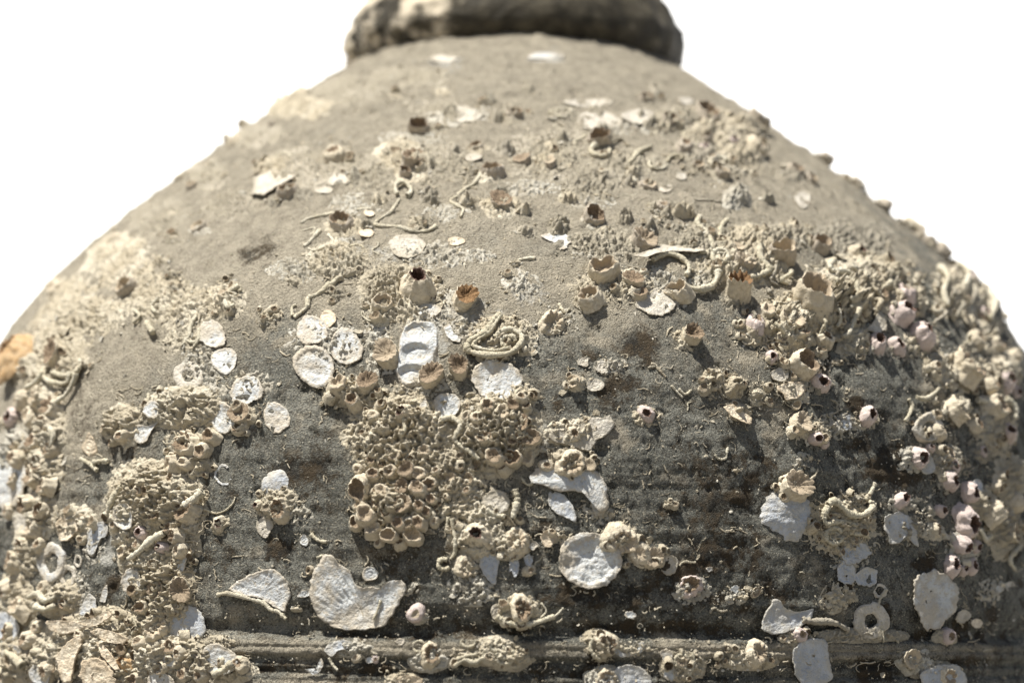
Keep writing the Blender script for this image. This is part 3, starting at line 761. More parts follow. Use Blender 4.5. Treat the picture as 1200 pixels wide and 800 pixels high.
# ---- barnacles: x, y, r, kind, material, (tilt right, tilt up), height
Bs = [
    # single ones on the bare wall
    (403, 266, 15, 'O', 'bgrey', (0, 0), 1.0, 'dark sided open barnacle standing alone on the left of the shoulder'), (490, 338, 23, 'V', 'btan', (0, .2), 1.0, 'large ribbed volcano shaped barnacle with a square brown opening'), (544, 351, 15, 'C', 'btan', (0, .1), 1.1, 'tan barnacle with a toothed amber brown crown, just right of the large volcano shaped one'),
    (450, 360, 13, 'O', 'btan', (0, .1), .9), (457, 418, 16, 'C', 'btan', (-.3, .1), 1.0), (505, 442, 15, 'C', 'btan', (.1, .1), 1.0), (538, 432, 13, 'C', 'btan', (0, .1), 1.0), (430, 452, 12, 'C', 'btan', (.1, .2), .9), (417, 474, 9, 'T', 'btan', (0, 0), 1.2), (398, 456, 10, 'T', 'btan', (0, .2), 1.1),
    (708, 321, 18, 'O', 'btan', (-.3, .2), 1.05, 'wide open smooth barnacle showing its brown inside, tilted to the left'), (694, 355, 15, 'O', 'btan', (-.2, .3), 1.1), (647, 379, 15, 'F', 'btan', (0, .1), 1.2), (740, 333, 13, 'C', 'btan', (0, .1), .8), (748, 348, 9, 'C', 'btan', (0, .1), .8), (798, 345, 15, 'O', 'btan', (-.4, .3), 1.1, 'tall leaning barnacle under the end of the curled worm tube'),
    (808, 396, 12, 'C', 'btan', (.1, .1), 1.3), (780, 380, 9, 'B', 'btan', (0, 0), 1.0), (673, 449, 11, 'C', 'btan', (0, .2), .8), (757, 485, 10, 'P', 'bpink', (0, .1), .9, 'small pinkish barnacle alone on the bare dark wall right of the middle'), (695, 256, 13, 'O', 'bgrey', (.1, 0), 1.1, 'dark cup shaped barnacle standing alone high on the shoulder'),
    (754, 286, 15, 'C', 'bgrey', (0, .1), .9), (588, 240, 14, 'C', 'bgrey', (0, .1), .7), (493, 152, 12, 'O', 'bgrey', (0, 0), 1.2), (486, 192, 16, 'C', 'bgrey', (.1, .1), .8), (475, 206, 9, 'O', 'bgrey', (0, 0), 1.0), (560, 173, 10, 'O', 'bgrey', (0, 0), .9), (578, 204, 11, 'O', 'bgrey', (0, 0), 1.0),
    (602, 138, 10, 'O', 'bgrey', (0, 0), .8), (702, 168, 14, 'O', 'bgrey', (0, 0), 1.1), (613, 190, 9, 'C', 'bgrey', (0, 0), .8), (644, 195, 8, 'C', 'bgrey', (0, 0), .8), (757, 116, 8, 'O', 'bgrey', (0, 0), .8), (780, 146, 11, 'O', 'bgrey', (0, 0), .9), (826, 142, 15, 'O', 'bgrey', (.1, 0), 1.0), (800, 178, 11, 'B', 'bgrey', (0, 0), .9),
    (828, 166, 9, 'O', 'bgrey', (0, 0), 1.0), (817, 196, 8, 'O', 'bgrey', (0, 0), .8), (845, 206, 9, 'O', 'bgrey', (0, 0), .9), (760, 218, 9, 'F', 'bgrey', (0, 0), 1.2), (776, 247, 11, 'B', 'bgrey', (0, 0), .8), (884, 148, 13, 'O', 'bgrey', (.2, 0), 1.0), (882, 178, 14, 'B', 'btan', (.2, 0), .9), (856, 172, 9, 'P', 'bpink', (0, 0), .8), (865, 152, 11, 'B', 'btan', (0, 0), .9), (824, 176, 7, 'P', 'bpink', (0, 0), .8),
    (395, 190, 13, 'B', 'btan', (-.1, 0), .9), (340, 230, 11, 'O', 'bgrey', (0, 0), .7), (430, 220, 9, 'B', 'btan', (0, 0), .8), (150, 338, 14, 'O', 'bgrey', (-.1, 0), .8), (234, 268, 9, 'O', 'bgrey', (-.1, 0), .8), (346, 118, 16, 'B', 'btan', (-.2, 0), .5), (318, 150, 8, 'O', 'bgrey', (-.1, 0), .6), (225, 220, 8, 'O', 'bgrey', (-.1, 0), .6),
    # right hand crowd
    (866, 345, 15, 'C', 'btan', (-.05, .3), 1.7, 'tall barnacle with an amber brown toothed crown near the right end of the curled tube'), (870, 312, 13, 'C', 'bgrey', (.1, .1), .9), (862, 294, 11, 'C', 'bgrey', (0, .1), .8), (915, 302, 15, 'O', 'bgrey', (-.2, .1), 1.2), (960, 292, 13, 'O', 'bgrey', (-.2, .2), 1.2), (1003, 299, 11, 'V', 'btan', (0, .1), 1.1), (950, 362, 22, 'O', 'btan', (-.15, .4), 1.35, 'tallest barnacle, with a dark brown crown, throwing a long shadow down the right side'),
    (952, 338, 11, 'C', 'btan', (-.2, .4), 1.3), (920, 380, 15, 'C', 'btan', (.1, .1), 1.0), (884, 383, 11, 'B', 'bpink', (0, .2), .9), (906, 355, 8, 'T', 'btan', (0, .1), 1.2), (903, 420, 10, 'P', 'bpink', (.2, .2), 1.0), (895, 434, 9, 'T', 'btan', (.2, 0), 1.0), (889, 430, 7, 'T', 'btan', (-.2, 0), 1.0), (936, 430, 16, 'O', 'btan', (.1, .2), 1.1, 'wide open tan barnacle beside a white one in the right hand crowd'),
    (961, 450, 12, 'P', 'bpink', (.4, -.1), 1.0, 'white pink tinged barnacle facing right, below the wide open tan one'), (1017, 488, 11, 'P', 'bpink', (.2, .1), 1.0), (935, 497, 12, 'C', 'btan', (.1, .1), .9), (953, 514, 10, 'P', 'bpink', (.1, -.1), 1.0), (965, 519, 8, 'P', 'bpink', (.1, -.2), 1.0), (966, 504, 7, 'T', 'btan', (.1, 0), .8),
    (1015, 325, 11, 'O', 'bgrey', (.1, .1), 1.0), (1058, 350, 13, 'B', 'bpink', (0, .2), .9), (1052, 372, 15, 'P', 'bpink', (.8, .4), 1.2, 'large whitish barnacle lying on its side and opening to the right'), (1078, 397, 16, 'P', 'bpink', (.5, .2), 1.2), (1050, 408, 12, 'P', 'bpink', (0, .2), .9), (1028, 404, 12, 'P', 'bpink', (-.1, .4), 1.1), (1117, 412, 6, 'P', 'bpink', (0, .2), 1.0), (1125, 440, 20, 'C', 'btan', (.3, .4), 1.0), (1153, 455, 10, 'B', 'btan', (.3, 0), 1.0), (1172, 452, 11, 'P', 'bpink', (.3, 0), 1.0), (1093, 432, 9, 'B', 'btan', (0, 0), 1.0), (1115, 484, 15, 'C', 'btan', (.2, .2), .9), (1160, 480, 15, 'T', 'btan', (.2, 0), 1.0), (1177, 508, 11, 'P', 'bpink', (.3, .2), 1.0), (1097, 508, 9, 'B', 'btan', (0, 0), .9),
    (1075, 536, 13, 'P', 'bpink', (.4, 0), 1.0), (1088, 525, 8, 'P', 'bpink', (.2, .2), .9), (1107, 533, 10, 'O', 'btan', (.2, .1), .9), (1115, 547, 8, 'P', 'bpink', (.1, .1), .9), (1111, 564, 13, 'P', 'bpink', (.4, .3), 1.0), (1132, 578, 13, 'P', 'bpink', (.3, .3), 1.0), (1054, 588, 10, 'P', 'bpink', (.7, 0), 1.0), (1100, 599, 9, 'P', 'bpink', (.6, 0), 1.0), (1095, 621, 10, 'F', 'btan', (.2, 0), 1.6), (1127, 612, 18, 'P', 'bpink', (.9, -.1), 1.0, 'big white barnacle with a broken gaping mouth, right edge of the wall'), (1123, 637, 14, 'P', 'bpink', (.3, .2), .9), (1139, 640, 9, 'P', 'bpink', (.5, 0), .9), (1157, 604, 14, 'B', 'btan', (.2, .3), 1.3), (1180, 626, 11, 'C', 'btan', (.2, .1), 1.0),
    (1112, 664, 13, 'P', 'bpink', (.1, .1), .8), (1127, 668, 9, 'P', 'bpink', (.4, .1), .8), (1137, 664, 9, 'P', 'bpink', (.3, .2), .8), (1140, 400, 12, 'B', 'btan', (.2, .1), 1.0), (1165, 405, 11, 'T', 'btan', (.2, .1), 1.0), (1148, 370, 11, 'P', 'bpink', (.2, .1), .9), (1120, 355, 11, 'C', 'btan', (.1, .2), 1.0), (1112, 330, 11, 'T', 'btan', (.1, .2), 1.1), (1138, 328, 12, 'P', 'bpink', (.1, .1), .8), (1162, 345, 12, 'B', 'btan', (.2, .1), .8), (1128, 298, 11, 'O', 'bgrey', (.1, .1), .9), (1092, 270, 15, 'B', 'btan', (.2, .1), .9), (1105, 282, 11, 'O', 'bgrey', (.2, 0), .9), (1052, 244, 9, 'O', 'bgrey', (.2, 0), 1.0), (1022, 218, 8, 'O', 'bgrey', (.2, 0), .9), (986, 190, 10, 'B', 'bgrey', (.2, 0), .9), (950, 212, 8, 'O', 'bgrey', (0, 0), .8), (930, 202, 9, 'O', 'bgrey', (0, 0), .8), (975, 320, 10, 'T', 'btan', (.1, .1), 1.0), (1030, 350, 10, 'C', 'btan', (.1, .1), 1.0), (1000, 355, 11, 'C', 'btan', (0, .2), 1.0), (985, 345, 9, 'O', 'btan', (.1, .1), 1.0), (1040, 330, 10, 'B', 'btan', (.1, .1), .8), (895, 368, 9, 'T', 'btan', (0, .1), 1.0), (935, 395, 10, 'T', 'btan', (0, .1), 1.0), (965, 400, 11, 'B', 'btan', (0, .1), 1.0), (912, 398, 9, 'T', 'btan', (0, 0), 1.0), (1185, 420, 11, 'B', 'btan', (.1, .1), 1.), (1188, 460, 10, 'P', 'bpink', (.2, 0), 1.), (1186, 590, 11, 'B', 'btan', (.1, .1), 1.), (1165, 570, 9, 'T', 'btan', (.1, 0), 1.), (1150, 530, 9, 'P', 'bpink', (.2, .1), .9), (1140, 500, 9, 'T', 'btan', (.1, .1), .9),
    # crowns lower down
    (927, 572, 17, 'C', 'btan', (.05, .1), .9, 'toothed barnacle sitting on top of the grey ribbed limpet'), (560, 628, 18, 'V', 'btan', (0, .2), .9), (605, 636, 14, 'F', 'btan', (0, 0), 1.2), (668, 545, 16, 'F', 'btan', (0, .1), 1.4), (640, 545, 9, 'B', 'btan', (0, 0), .8), (690, 545, 9, 'C', 'btan', (0, 0), .8), (672, 509, 11, 'B', 'btan', (0, .1), .9), (725, 632, 17, 'F', 'btan', (.1, .1), 1.3, 'star shaped brown barnacle at the upper right rim of the round white shell'), (750, 650, 15, 'B', 'btan', (0, 0), .6), (765, 655, 11, 'C', 'btan', (0, 0), .7), (809, 688, 13, 'F', 'bpink', (0, 0), 1.4, 'pale six sided barnacle alone above the groove'), (611, 713, 15, 'F', 'btan', (0, 0), 1.4), (505, 768, 13, 'F', 'btan', (0, 0), 1.4, 'round cream barnacle with a sunken star on the ridge below the groove'), (545, 663, 12, 'F', 'btan', (0, 0), 1.2), (886, 765, 13, 'F', 'btan', (0, 0), 1.4), (1066, 771, 13, 'C', 'btan', (0, 0), .6, 'cream barnacle with a dark toothed mouth on the ridge below the groove'), (1110, 745, 9, 'B', 'bpink', (0, .2), .9), (1110, 792, 13, 'F', 'btan', (0, 0), 1.), (712, 794, 13, 'F', 'btan', (0, 0), 1.2), (710, 752, 11, 'F', 'btan', (0, 0), 1.), (620, 668, 7, 'B', 'btan', (0, 0), .8), (935, 744, 11, 'B', 'bpink', (0, 0), .9), (908, 746, 8, 'B', 'bpink', (0, 0), .7), (488, 718, 9, 'B', 'bpink', (0, 0), .6), (798, 774, 9, 'F', 'btan', (0, 0), 1.), (364, 668, 6, 'O', 'btan', (-.3, .1), 1.0), (258, 614, 9, 'P', 'btan', (-.1, .1), 1.0), (330, 597, 14, 'F', 'btan', (0, 0), 1.6), (305, 591, 8, 'P', 'btan', (-.3, 0), 1.0), (1060, 482, 8, 'T', 'btan', (0, .4), 1.6), (418, 770, 7, 'B', 'btan', (0, 0), .5), (885, 694, 6, 'C', 'btan', (0, 0), .6), (440, 772, 5, 'B', 'bpink', (0, 0), .6),
    # cluster A
    (435, 541, 8, 'T'), (465, 533, 8, 'T'), (438, 558, 10, 'T'), (460, 554, 9, 'T'), (480, 554, 10, 'C'), (493, 556, 8, 'T'), (474, 571, 11, 'C'), (492, 574, 10, 'T'), (504, 568, 8, 'T'), (475, 591, 11, 'C'), (493, 594, 9, 'T'), (507, 585, 9, 'T'), (432, 605, 10, 'T'), (418, 614, 9, 'O'), (440, 623, 9, 'T'), (457, 602, 10, 'T'), (471, 615, 9, 'T'), (459, 628, 9, 'O'), (493, 613, 10, 'T'), (484, 628, 12, 'O'), (424, 573, 14, 'O'), (500, 600, 8, 'T'), (445, 590, 9, 'T'), (424, 592, 8, 'B'), (450, 577, 8, 'T'), (510, 612, 8, 'B'), (445, 636, 8, 'B'), (470, 638, 8, 'B'), (420, 550, 8, 'B'), (512, 553, 7, 'B'),
    (476, 486, 13, 'V'), (450, 505, 9, 'B'), (440, 490, 8, 'B'), (500, 530, 8, 'T'), (530, 560, 8, 'C'), (548, 575, 7, 'B'),
    # cluster B
    (586, 488, 10, 'T'), (611, 498, 11, 'C'), (568, 516, 10, 'T'), (601, 516, 11, 'T'), (623, 513, 10, 'C'), (580, 536, 10, 'T'), (599, 537, 11, 'O'), (619, 536, 8, 'F'), (588, 503, 8, 'T'), (560, 492, 8, 'B'), (555, 505, 8, 'B'), (548, 490, 8, 'B'), (572, 478, 8, 'T'), (600, 478, 8, 'C'), (565, 532, 8, 'B'), (610, 470, 9, 'B'), (590, 550, 8, 'B'),
    # clusters D and E on the left
    (185, 555, 7, 'T'), (205, 561, 9, 'T'), (214, 574, 9, 'T'), (197, 586, 10, 'T'), (170, 577, 9, 'B'), (180, 563, 8, 'T'), (188, 604, 9, 'C'), (171, 626, 10, 'P', 'bpink'), (196, 642, 10, 'P', 'bpink'), (148, 646, 9, 'T'), (226, 602, 14, 'C', 'btan', (-.1, .2), 1.1), (168, 640, 10, 'B'), (205, 620, 9, 'T'), (213, 630, 9, 'T'), (140, 617, 9, 'B'), (141, 630, 8, 'B'), (216, 645, 9, 'B'), (175, 592, 8, 'T'), (160, 590, 8, 'T'), (222, 585, 8, 'B'), (180, 650, 8, 'B'), (210, 598, 8, 'T'), (152, 606, 8, 'B'),
    (185, 675, 8, 'T'), (205, 671, 8, 'T'), (173, 686, 8, 'T'), (189, 693, 11, 'C'), (215, 692, 15, 'C', 'btan', (.1, .1), .8), (172, 713, 9, 'T'), (190, 714, 9, 'O'), (186, 737, 16, 'F', 'btan', (0, .1), 1.4), (200, 705, 8, 'B'), (165, 700, 8, 'B'), (225, 676, 8, 'T'), (198, 660, 8, 'T'), (222, 712, 8, 'B'), (160, 722, 8, 'T'), (170, 663, 8, 'B'),
    (222, 520, 17, 'F', 'btan', (-.1, .1), 1.5, 'flat ribbed barnacle on the crust ridge left of the two white discs'), (240, 528, 9, 'T'), (250, 513, 9, 'T'), (208, 545, 9, 'T'), (222, 545, 9, 'B'), (285, 487, 13, 'C', 'btan', (0, .1), .7), (283, 500, 9, 'F'), (195, 478, 8, 'T'), (140, 495, 10, 'B'), (150, 512, 9, 'B'), (155, 500, 8, 'T'), (268, 350, 9, 'T'), (258, 360, 7, 'B'),
    # far left crowd
    (25, 420, 30, 'V', 'amber', (-.2, .7), .75, 'big orange stained barnacle on the left edge of the jar'), (68, 418, 14, 'C', 'btan', (-.1, .1), .8), (50, 470, 12, 'T'), (66, 480, 11, 'T'), (40, 490, 12, 'B'), (60, 500, 12, 'T'), (48, 520, 12, 'T'), (66, 530, 11, 'O'), (55, 545, 11, 'T'), (45, 560, 12, 'T'), (62, 570, 11, 'T'), (40, 590, 12, 'T'), (56, 600, 11, 'O'), (46, 620, 11, 'T'), (30, 640, 11, 'T'), (50, 640, 10, 'B'), (30, 470, 12, 'B'), (18, 490, 12, 'P', 'bpink'), (25, 540, 12, 'B'), (12, 600, 11, 'B'), (20, 660, 12, 'T'), (12, 690, 12, 'B'), (30, 715, 12, 'T'), (65, 705, 10, 'T'), (80, 708, 8, 'O'), (55, 690, 9, 'B'), (15, 740, 11, 'T'), (40, 750, 12, 'B'), (22, 775, 12, 'O'), (10, 790, 12, 'T'), (60, 785, 12, 'B'), (45, 735, 10, 'B'), (20, 565, 10, 'T'),
    # shells and barnacles under the left end of the groove
    (150, 777, 13, 'V', 'amber', (-.1, .2), .9), (231, 776, 13, 'O', 'bgrey', (0, 0), .7), (283, 778, 11, 'B', 'btan', (0, .1), .8), (205, 760, 10, 'T'), (217, 765, 10, 'B'), (170, 755, 9, 'B'), (195, 782, 10, 'O'), (240, 792, 10, 'B'), (165, 795, 10, 'T'), (220, 792, 9, 'T'), (120, 790, 11, 'B'), (100, 745, 9, 'B'),
]
Bs += [(x, y, r, 'B', 'btan', (-.1, 0), .7) for x, y, r in [(214, 210, 10), (243, 188, 8), (277, 168, 9), (303, 146, 8), (136, 282, 10), (98, 312, 8), (66, 338, 11), (40, 366, 8), (1000, 218, 6), (1112, 292, 9), (1150, 330, 9)]]
Bs += [(432, 36, 9, 'B', 'btan', (0, 0), .6), (448, 52, 8, 'T', 'btan', (0, 0), .7), (470, 33, 8, 'B', 'bpink', (0, 0), .7), (415, 58, 10, 'B', 'btan', (0, 0), .6), (422, 20, 9, 'B', 'btan', (0, 0), .6), (498, 30, 6, 'T', 'btan', (0, 0), .7), (410, 36, 8, 'T', 'btan', (0, 0), .6), (741, 22, 5, 'B', 'bgrey', (0, 0), .6), (462, 12, 7, 'B', 'btan', (0, 0), .6)]
# the smallest of the crowd are left to the mass of small barnacles
small = sorted([b for b in Bs if len(b) < 8 and not (400 < b[0] < 640 and b[1] > 440)], key=lambda b: (b[2] + (3 if b[3] in 'PCOF' else 0)))[:42]
Bs = [b for b in Bs if not any(b is q for q in small)]
for b in Bs:
    b = list(b)
    x, y, r, k = b[:4]
    mat = b[4] if len(b) > 4 else 'btan'
    tl = b[5] if len(b) > 5 else (0, .1)
    hs = b[6] if len(b) > 6 else 1.0
    barnacle(x, y, r, k, mat, tl, hs, b[7] if len(b) > 7 else None)

# ---- shells
shell([(365, 697), (366, 678), (375, 662), (386, 648), (393, 652), (400, 662), (412, 668), (416, 685), (425, 689), (436, 686), (447, 690), (455, 681), (475, 679), (477, 690), (470, 705), (462, 720), (450, 733), (430, 738), (405, 738), (385, 732), (370, 718)], 'white', cup=2.5, lift=2.0, th=2.2, ribs=.38, nrib=64, umbo=(440, 745), tilt=(0, .05), seg=110, K=18, jag=.04, centre=(420, 712), label='largest white shell, a broken ribbed fan with a wide notch in its top edge')
shell([(348, 699), (354, 692), (364, 690), (366, 696), (358, 700)], 'white', cup=.5, lift=2, name='shell_fragment', label='small white sliver at the left tip of the large ribbed fan shell')
shell([(270, 690), (279, 683), (291, 675), (304, 670), (318, 666), (330, 670), (338, 680), (342, 694), (338, 708), (335, 717), (322, 711), (306, 700), (287, 698)], 'white', cup=3, lift=2, th=2, ribs=.3, nrib=30, umbo=(300, 700), seg=80, label='white shell with a cream worm tube along its lower edge')
a = np.linspace(0, 2 * np.pi, 30, endpoint=False)
shell(np.stack([690 + 37 * np.cos(a) * (1 + .03 * np.cos(3 * a)), 657 + 33 * np.sin(a) * (1 + .04 * np.sin(2 * a))], -1), 'white', cup=4.5, rim=1.2, lift=2.5, th=3, ribs=.35, nrib=46, seg=100, K=20, warp=2.6, jag=.035, label='round white saucer shaped shell with a star shaped barnacle at its rim')
shell([(620, 565), (624, 553), (634, 547), (652, 541), (672, 540), (690, 546), (704, 558), (712, 570), (710, 582), (713, 594), (701, 602), (694, 590), (686, 580), (672, 575), (655, 577), (640, 570)], 'white', cup=1.0, lift=5, th=2, dome=3, tilt=(0, -.12), seg=80, label='broken white shell arching over a dark hole')
shell([(642, 576), (650, 574), (662, 580), (671, 592), (675, 605), (674, 613), (664, 607), (652, 602), (643, 592)], 'blue', cup=.8, lift=2.0, th=1.5, tilt=(.05, -.1), label='pointed grey shell flap hanging under the arched white shell')
shell([(690, 575), (700, 572), (712, 578), (713, 594), (706, 604), (697, 606), (692, 592)], 'white', cup=.8, lift=2.0, th=1.6)
shell([(640, 512), (648, 503), (664, 506), (680, 498), (692, 490), (703, 491), (716, 488), (720, 499), (714, 509), (697, 518), (691, 530), (682, 528), (664, 521), (650, 519)], 'dusty', cup=1.0, lift=2.0, th=2, label='ragged grey cream shell plate carrying a knob of crust, right of the middle')
shell([(893, 596), (897, 582), (907, 572), (925, 568), (942, 574), (951, 590), (953, 610), (947, 626), (930, 635), (917, 633), (906, 621), (892, 614)], 'blue', cup=-2, dome=6, lift=1.5, th=2, ribs=.10, nrib=40, jag=.05, warp=2.2, umbo=(920, 560), seg=90, K=14, name='limpet_shell', label='bluish grey ribbed limpet below a toothed barnacle')
shell([(1068, 680), (1076, 672), (1090, 667), (1106, 672), (1116, 684), (1118, 704), (1112, 722), (1100, 735), (1086, 737), (1074, 726), (1068, 708), (1066, 694)], 'white', cup=3, lift=1.5, th=2.2, jag=.10, warp=1.8, seg=90, K=14, label='large ragged whitish shell plate on the right, above the ridge')
shell([(892, 738), (890, 728), (900, 712), (906, 700), (912, 702), (917, 712), (930, 717), (944, 715), (952, 712), (950, 722), (938, 733), (922, 740), (905, 743)], 'blue', cup=2.5, lift=1, th=1.6, label='pale blue grey shell with a pointed upper corner, just above the groove')
shell([(925, 764), (934, 751), (950, 748), (966, 748), (968, 764), (972, 782), (976, 796), (960, 806), (940, 806), (930, 790)], 'blue', cup=3, lift=1.5, th=2, ribs=.2, tilt=(0, .04), label='bluish grey curved shell plate hanging below the groove on the right')
shell([(198, 744), (197, 726), (203, 712), (217, 708), (232, 711), (241, 723), (243, 740), (236, 749), (226, 747), (220, 738), (213, 746)], 'blue', cup=1.5, lift=1.5, th=2, label='smooth grey half round shell standing on the left end of the ridge')
shell([(104, 622), (112, 613), (124, 611), (130, 618), (128, 628), (120, 630), (116, 636), (113, 648), (107, 652), (102, 642)], 'blue', cup=1, lift=1.5, th=1.6, label='crescent shaped pale grey shell left of the big tan cluster')
shell([(70, 614), (80, 604), (95, 600), (103, 604), (100, 616), (90, 626), (84, 634), (74, 634)], 'cream', cup=2, lift=3, th=2)
shell([(96, 720), (100, 704), (107, 694), (114, 702), (115, 714), (108, 724)], 'blue', cup=1.5, lift=1.5, th=1.5)
shell([(118, 705), (121, 690), (126, 684), (127, 694), (124, 706)], 'white', cup=.5, lift=1.5, name='shell_fragment')
disc(369, 430, 24, 24, 'white', cup=2.2, rim=1.6, lift=1.5, th=2, ribs=.25, nrib=50, seg=90, K=14, label='round white disc with a raised rim, lowest of the three touching discs left of the middle')
disc(367, 389, 19, 16, 'white', cup=1.5, lift=1, th=1.6, jag=.08, label='ragged white disc, upper left of the three touching discs')
disc(406, 407, 20, 20, 'white', cup=1.5, lift=.8, th=1.6, jag=.06, label='thin white disc, right hand of the three touching discs')
disc(385, 376, 10, 10, 'cream', cup=1.0, lift=2.0, th=1.5, jag=.08, label='small cream disc at the top of three white discs')
disc(325, 490, 16, 18, 'white', cup=1.0, lift=1.0, th=1.6, jag=.08, label='small oval white shell alone left of the middle')
disc(323, 568, 18, 17, 'blue', cup=-1, dome=3, lift=1.0, th=1.5, ribs=.2, label='pale grey half disc above a cream barnacle')
disc(311, 617, 10, 12, 'dusty', cup=.6, lift=1, th=1.2, jag=.15, name='shell_fragment')
disc(582, 447, 31, 22, 'white', cup=3.5, lift=1.0, th=2.2, jag=.06, seg=90, K=14, tilt=(0, .04), label='wide white shell tray directly under the looped worm tube')
shell([(508, 470), (516, 462), (532, 462), (541, 470), (538, 482), (530, 492), (520, 494), (511, 485)], 'white', cup=1.5, lift=3.5, th=1.6, label='white shell with a small curled hole above the dark gap')
shell([(500, 468), (492, 476), (494, 486), (502, 482)], 'white', cup=.6, lift=4, name='shell_fragment')
def chambers():
    X, Y = np.meshgrid(np.arange(462, 516, .7), np.arange(370, 462, .7))
    th, z, t = px2surf(X, Y); P, n = surf(th, z); sc = float(np.median(t)) / F
    x, y = X.ravel(), Y.ravel()
    m = 1 - ((np.abs(x - 489 + (y - 415) * .12) / 23) ** 3 + (np.abs(y - 414) / 39) ** 4) ** .4 + 0.10 * fbm(P * 130, 3) + 0.12 * fbm(P * 420, 3)
    bas = np.zeros_like(x)
    for (cx, cy, rx, ry) in [(490, 391, 17, 12), (489, 416, 17, 11.5), (484, 441, 19, 11)]:
        d = np.sqrt(((x - cx) / rx) ** 2 + ((y - cy) / ry) ** 2) + 0.10 * fbm(P * 300 + cx, 2)
        bas = np.maximum(bas, sstep(1.12, 0.62, d))
    right = sstep(500, 512, x)
    h = sstep(0, .16, m) * (7.4 * (1 - .5 * right) + 1.6 * fbm(P * 160 + 4, 3)) - bas * 6.0 * sstep(0, .1, m) + .5 * fbm(P * 900, 3)
    h = np.where(m < 0, -3, h)
    Pv = P + n * (h * sc)[:, None]
    Fc = grid_faces(*X.shape)[:, ::-1]; Fc = Fc[(m[Fc] > -.06).any(1)]
    u, inv = np.unique(Fc, return_inverse=True)
    o = mk('oyster_shell', Pv[u], inv.reshape(-1, 4), M['white'], jar, attrs={'edge': (sstep(.45, 0, m) * .9)[u]})
    o['label'] = 'white shell of three deep cupped chambers one above the other, beside the crowned barnacles'
chambers()
disc(478, 291, 20, 15, 'dusty', cup=1.0, lift=.8, th=1.2, ribs=.35, label='faint dusty radial ribbed scar shell above the large barnacle')
disc(503, 365, 13, 9, 'white', cup=1, lift=.5, th=1)
shell([(520, 384), (527, 379), (532, 391), (540, 396), (540, 402), (530, 400), (523, 394)], 'white', cup=.6, lift=.8, name='shell_fragment')
shell([(742, 357), (752, 343), (772, 337), (788, 345), (795, 356), (783, 369), (768, 373), (752, 367)], 'dusty', cup=1.2, lift=1.2, th=1.6, jag=.09, label='flat grey white shell plate under the tall leaning barnacle')
disc(697, 452, 10, 8, 'dusty', cup=1, lift=.8, th=1.2)
shell([(634, 278), (645, 272), (660, 274), (668, 282), (664, 294), (656, 297), (652, 288), (640, 283)], 'white', cup=1, lift=.8, jag=.15, name='shell_fragment', label='small white scrap high on the bare shoulder')
# the torn wedge with a dark cave below it
shell([(738, 312), (750, 304), (763, 296), (776, 286), (787, 282), (800, 289), (816, 294), (828, 301), (814, 303), (797, 299), (782, 299), (770, 306), (754, 313)], 'dusty', cup=1.0, lift=11, th=1.4, tilt=(.0, -.65), jag=.05, warp=2.0, label='torn shell wedge raised over a dark cave on the right of the shoulder')
shell([(845, 478), (856, 474), (868, 484), (878, 492), (876, 500), (866, 497), (854, 490)], 'pale' if False else 'cream', cup=1, lift=5, th=2, tilt=(0, -.2))
shell([(901, 438), (910, 432), (922, 434), (923, 444), (914, 449), (904, 446)], 'dusty', cup=1, lift=3, th=1.6)
shell([(908, 455), (922, 448), (938, 450), (944, 458), (933, 468), (918, 470)], 'cream', cup=1, lift=4, th=1.6, jag=.1)
shell([(976, 497), (986, 492), (994, 486), (998, 496), (1000, 502), (986, 505)], 'blue', cup=.8, lift=1.2, jag=.15, name='shell_fragment')
shell([(1012, 388), (1020, 380), (1025, 368), (1033, 378), (1036, 390), (1024, 394)], 'dusty', cup=1, lift=8, th=2, tilt=(0, .2), jag=.1)
shell([(1033, 606), (1043, 602), (1053, 599), (1062, 606), (1069, 617), (1073, 632), (1074, 641), (1066, 636), (1060, 626), (1052, 637), (1042, 638), (1036, 624)], 'blue', cup=1.5, lift=2, th=1.8, jag=.06, label='bluish two lobed shell flap with a dark notch below, right of the worm knot')
disc(1000, 648, 17, 13, 'blue', cup=1.5, lift=1.5, th=1.5, jag=.12, label='upper lobe of the lobed grey shell below the worm knot')
disc(990, 670, 12, 14, 'blue', cup=1.5, lift=1.5, th=1.5, jag=.12)
disc(1014, 676, 14, 11, 'blue', cup=1.5, lift=1.5, th=1.5, jag=.12)
ringshell(1019, 727, 20, 20, .62, 'dusty', 3, label='grey ring shaped shell with a hollow centre above the groove')
disc(1140, 575, 9, 12, 'blue', cup=1, lift=2, th=1.4)
disc(1085, 545, 9, 11, 'blue', cup=1, lift=2, th=1.4)
ringshell(1085, 502, 17, 17, .6, 'dusty', 7, label='grey ring shaped barnacle base with a dark slot')
disc(1127, 722, 9, 8, 'dusty', cup=.6, lift=2, jag=.12, name='shell_fragment')
disc(1143, 730, 6, 6, 'cream', cup=.6, lift=2, jag=.12, name='shell_fragment')
shell([(563, 652), (571, 644), (582, 648), (586, 657), (583, 668), (581, 685), (573, 681), (566, 672), (562, 662)], 'blue', cup=1, lift=1.5, th=1.5, jag=.06, label='smooth grey leaf shaped shell left of the hanging shell shreds')
shell([(597, 650), (604, 648), (609, 660), (607, 672), (603, 678), (599, 668), (596, 672)], 'blue', cup=1, lift=3, th=1.3, jag=.1, name='shell_fragment')
shell([(613, 652), (620, 648), (625, 656), (622, 664), (616, 662)], 'blue', cup=1, lift=3, th=1.3, name='shell_fragment')
shell([(618, 640), (626, 634), (632, 638), (624, 646)], 'white', cup=1, lift=4, th=1.3, name='shell_fragment')
disc(582, 588, 17, 13, 'dusty', cup=1, lift=1.2, th=1.3, jag=.09)
disc(783, 661, 12, 12, 'dusty', cup=1.5, lift=1.5, th=1.5, jag=.08)
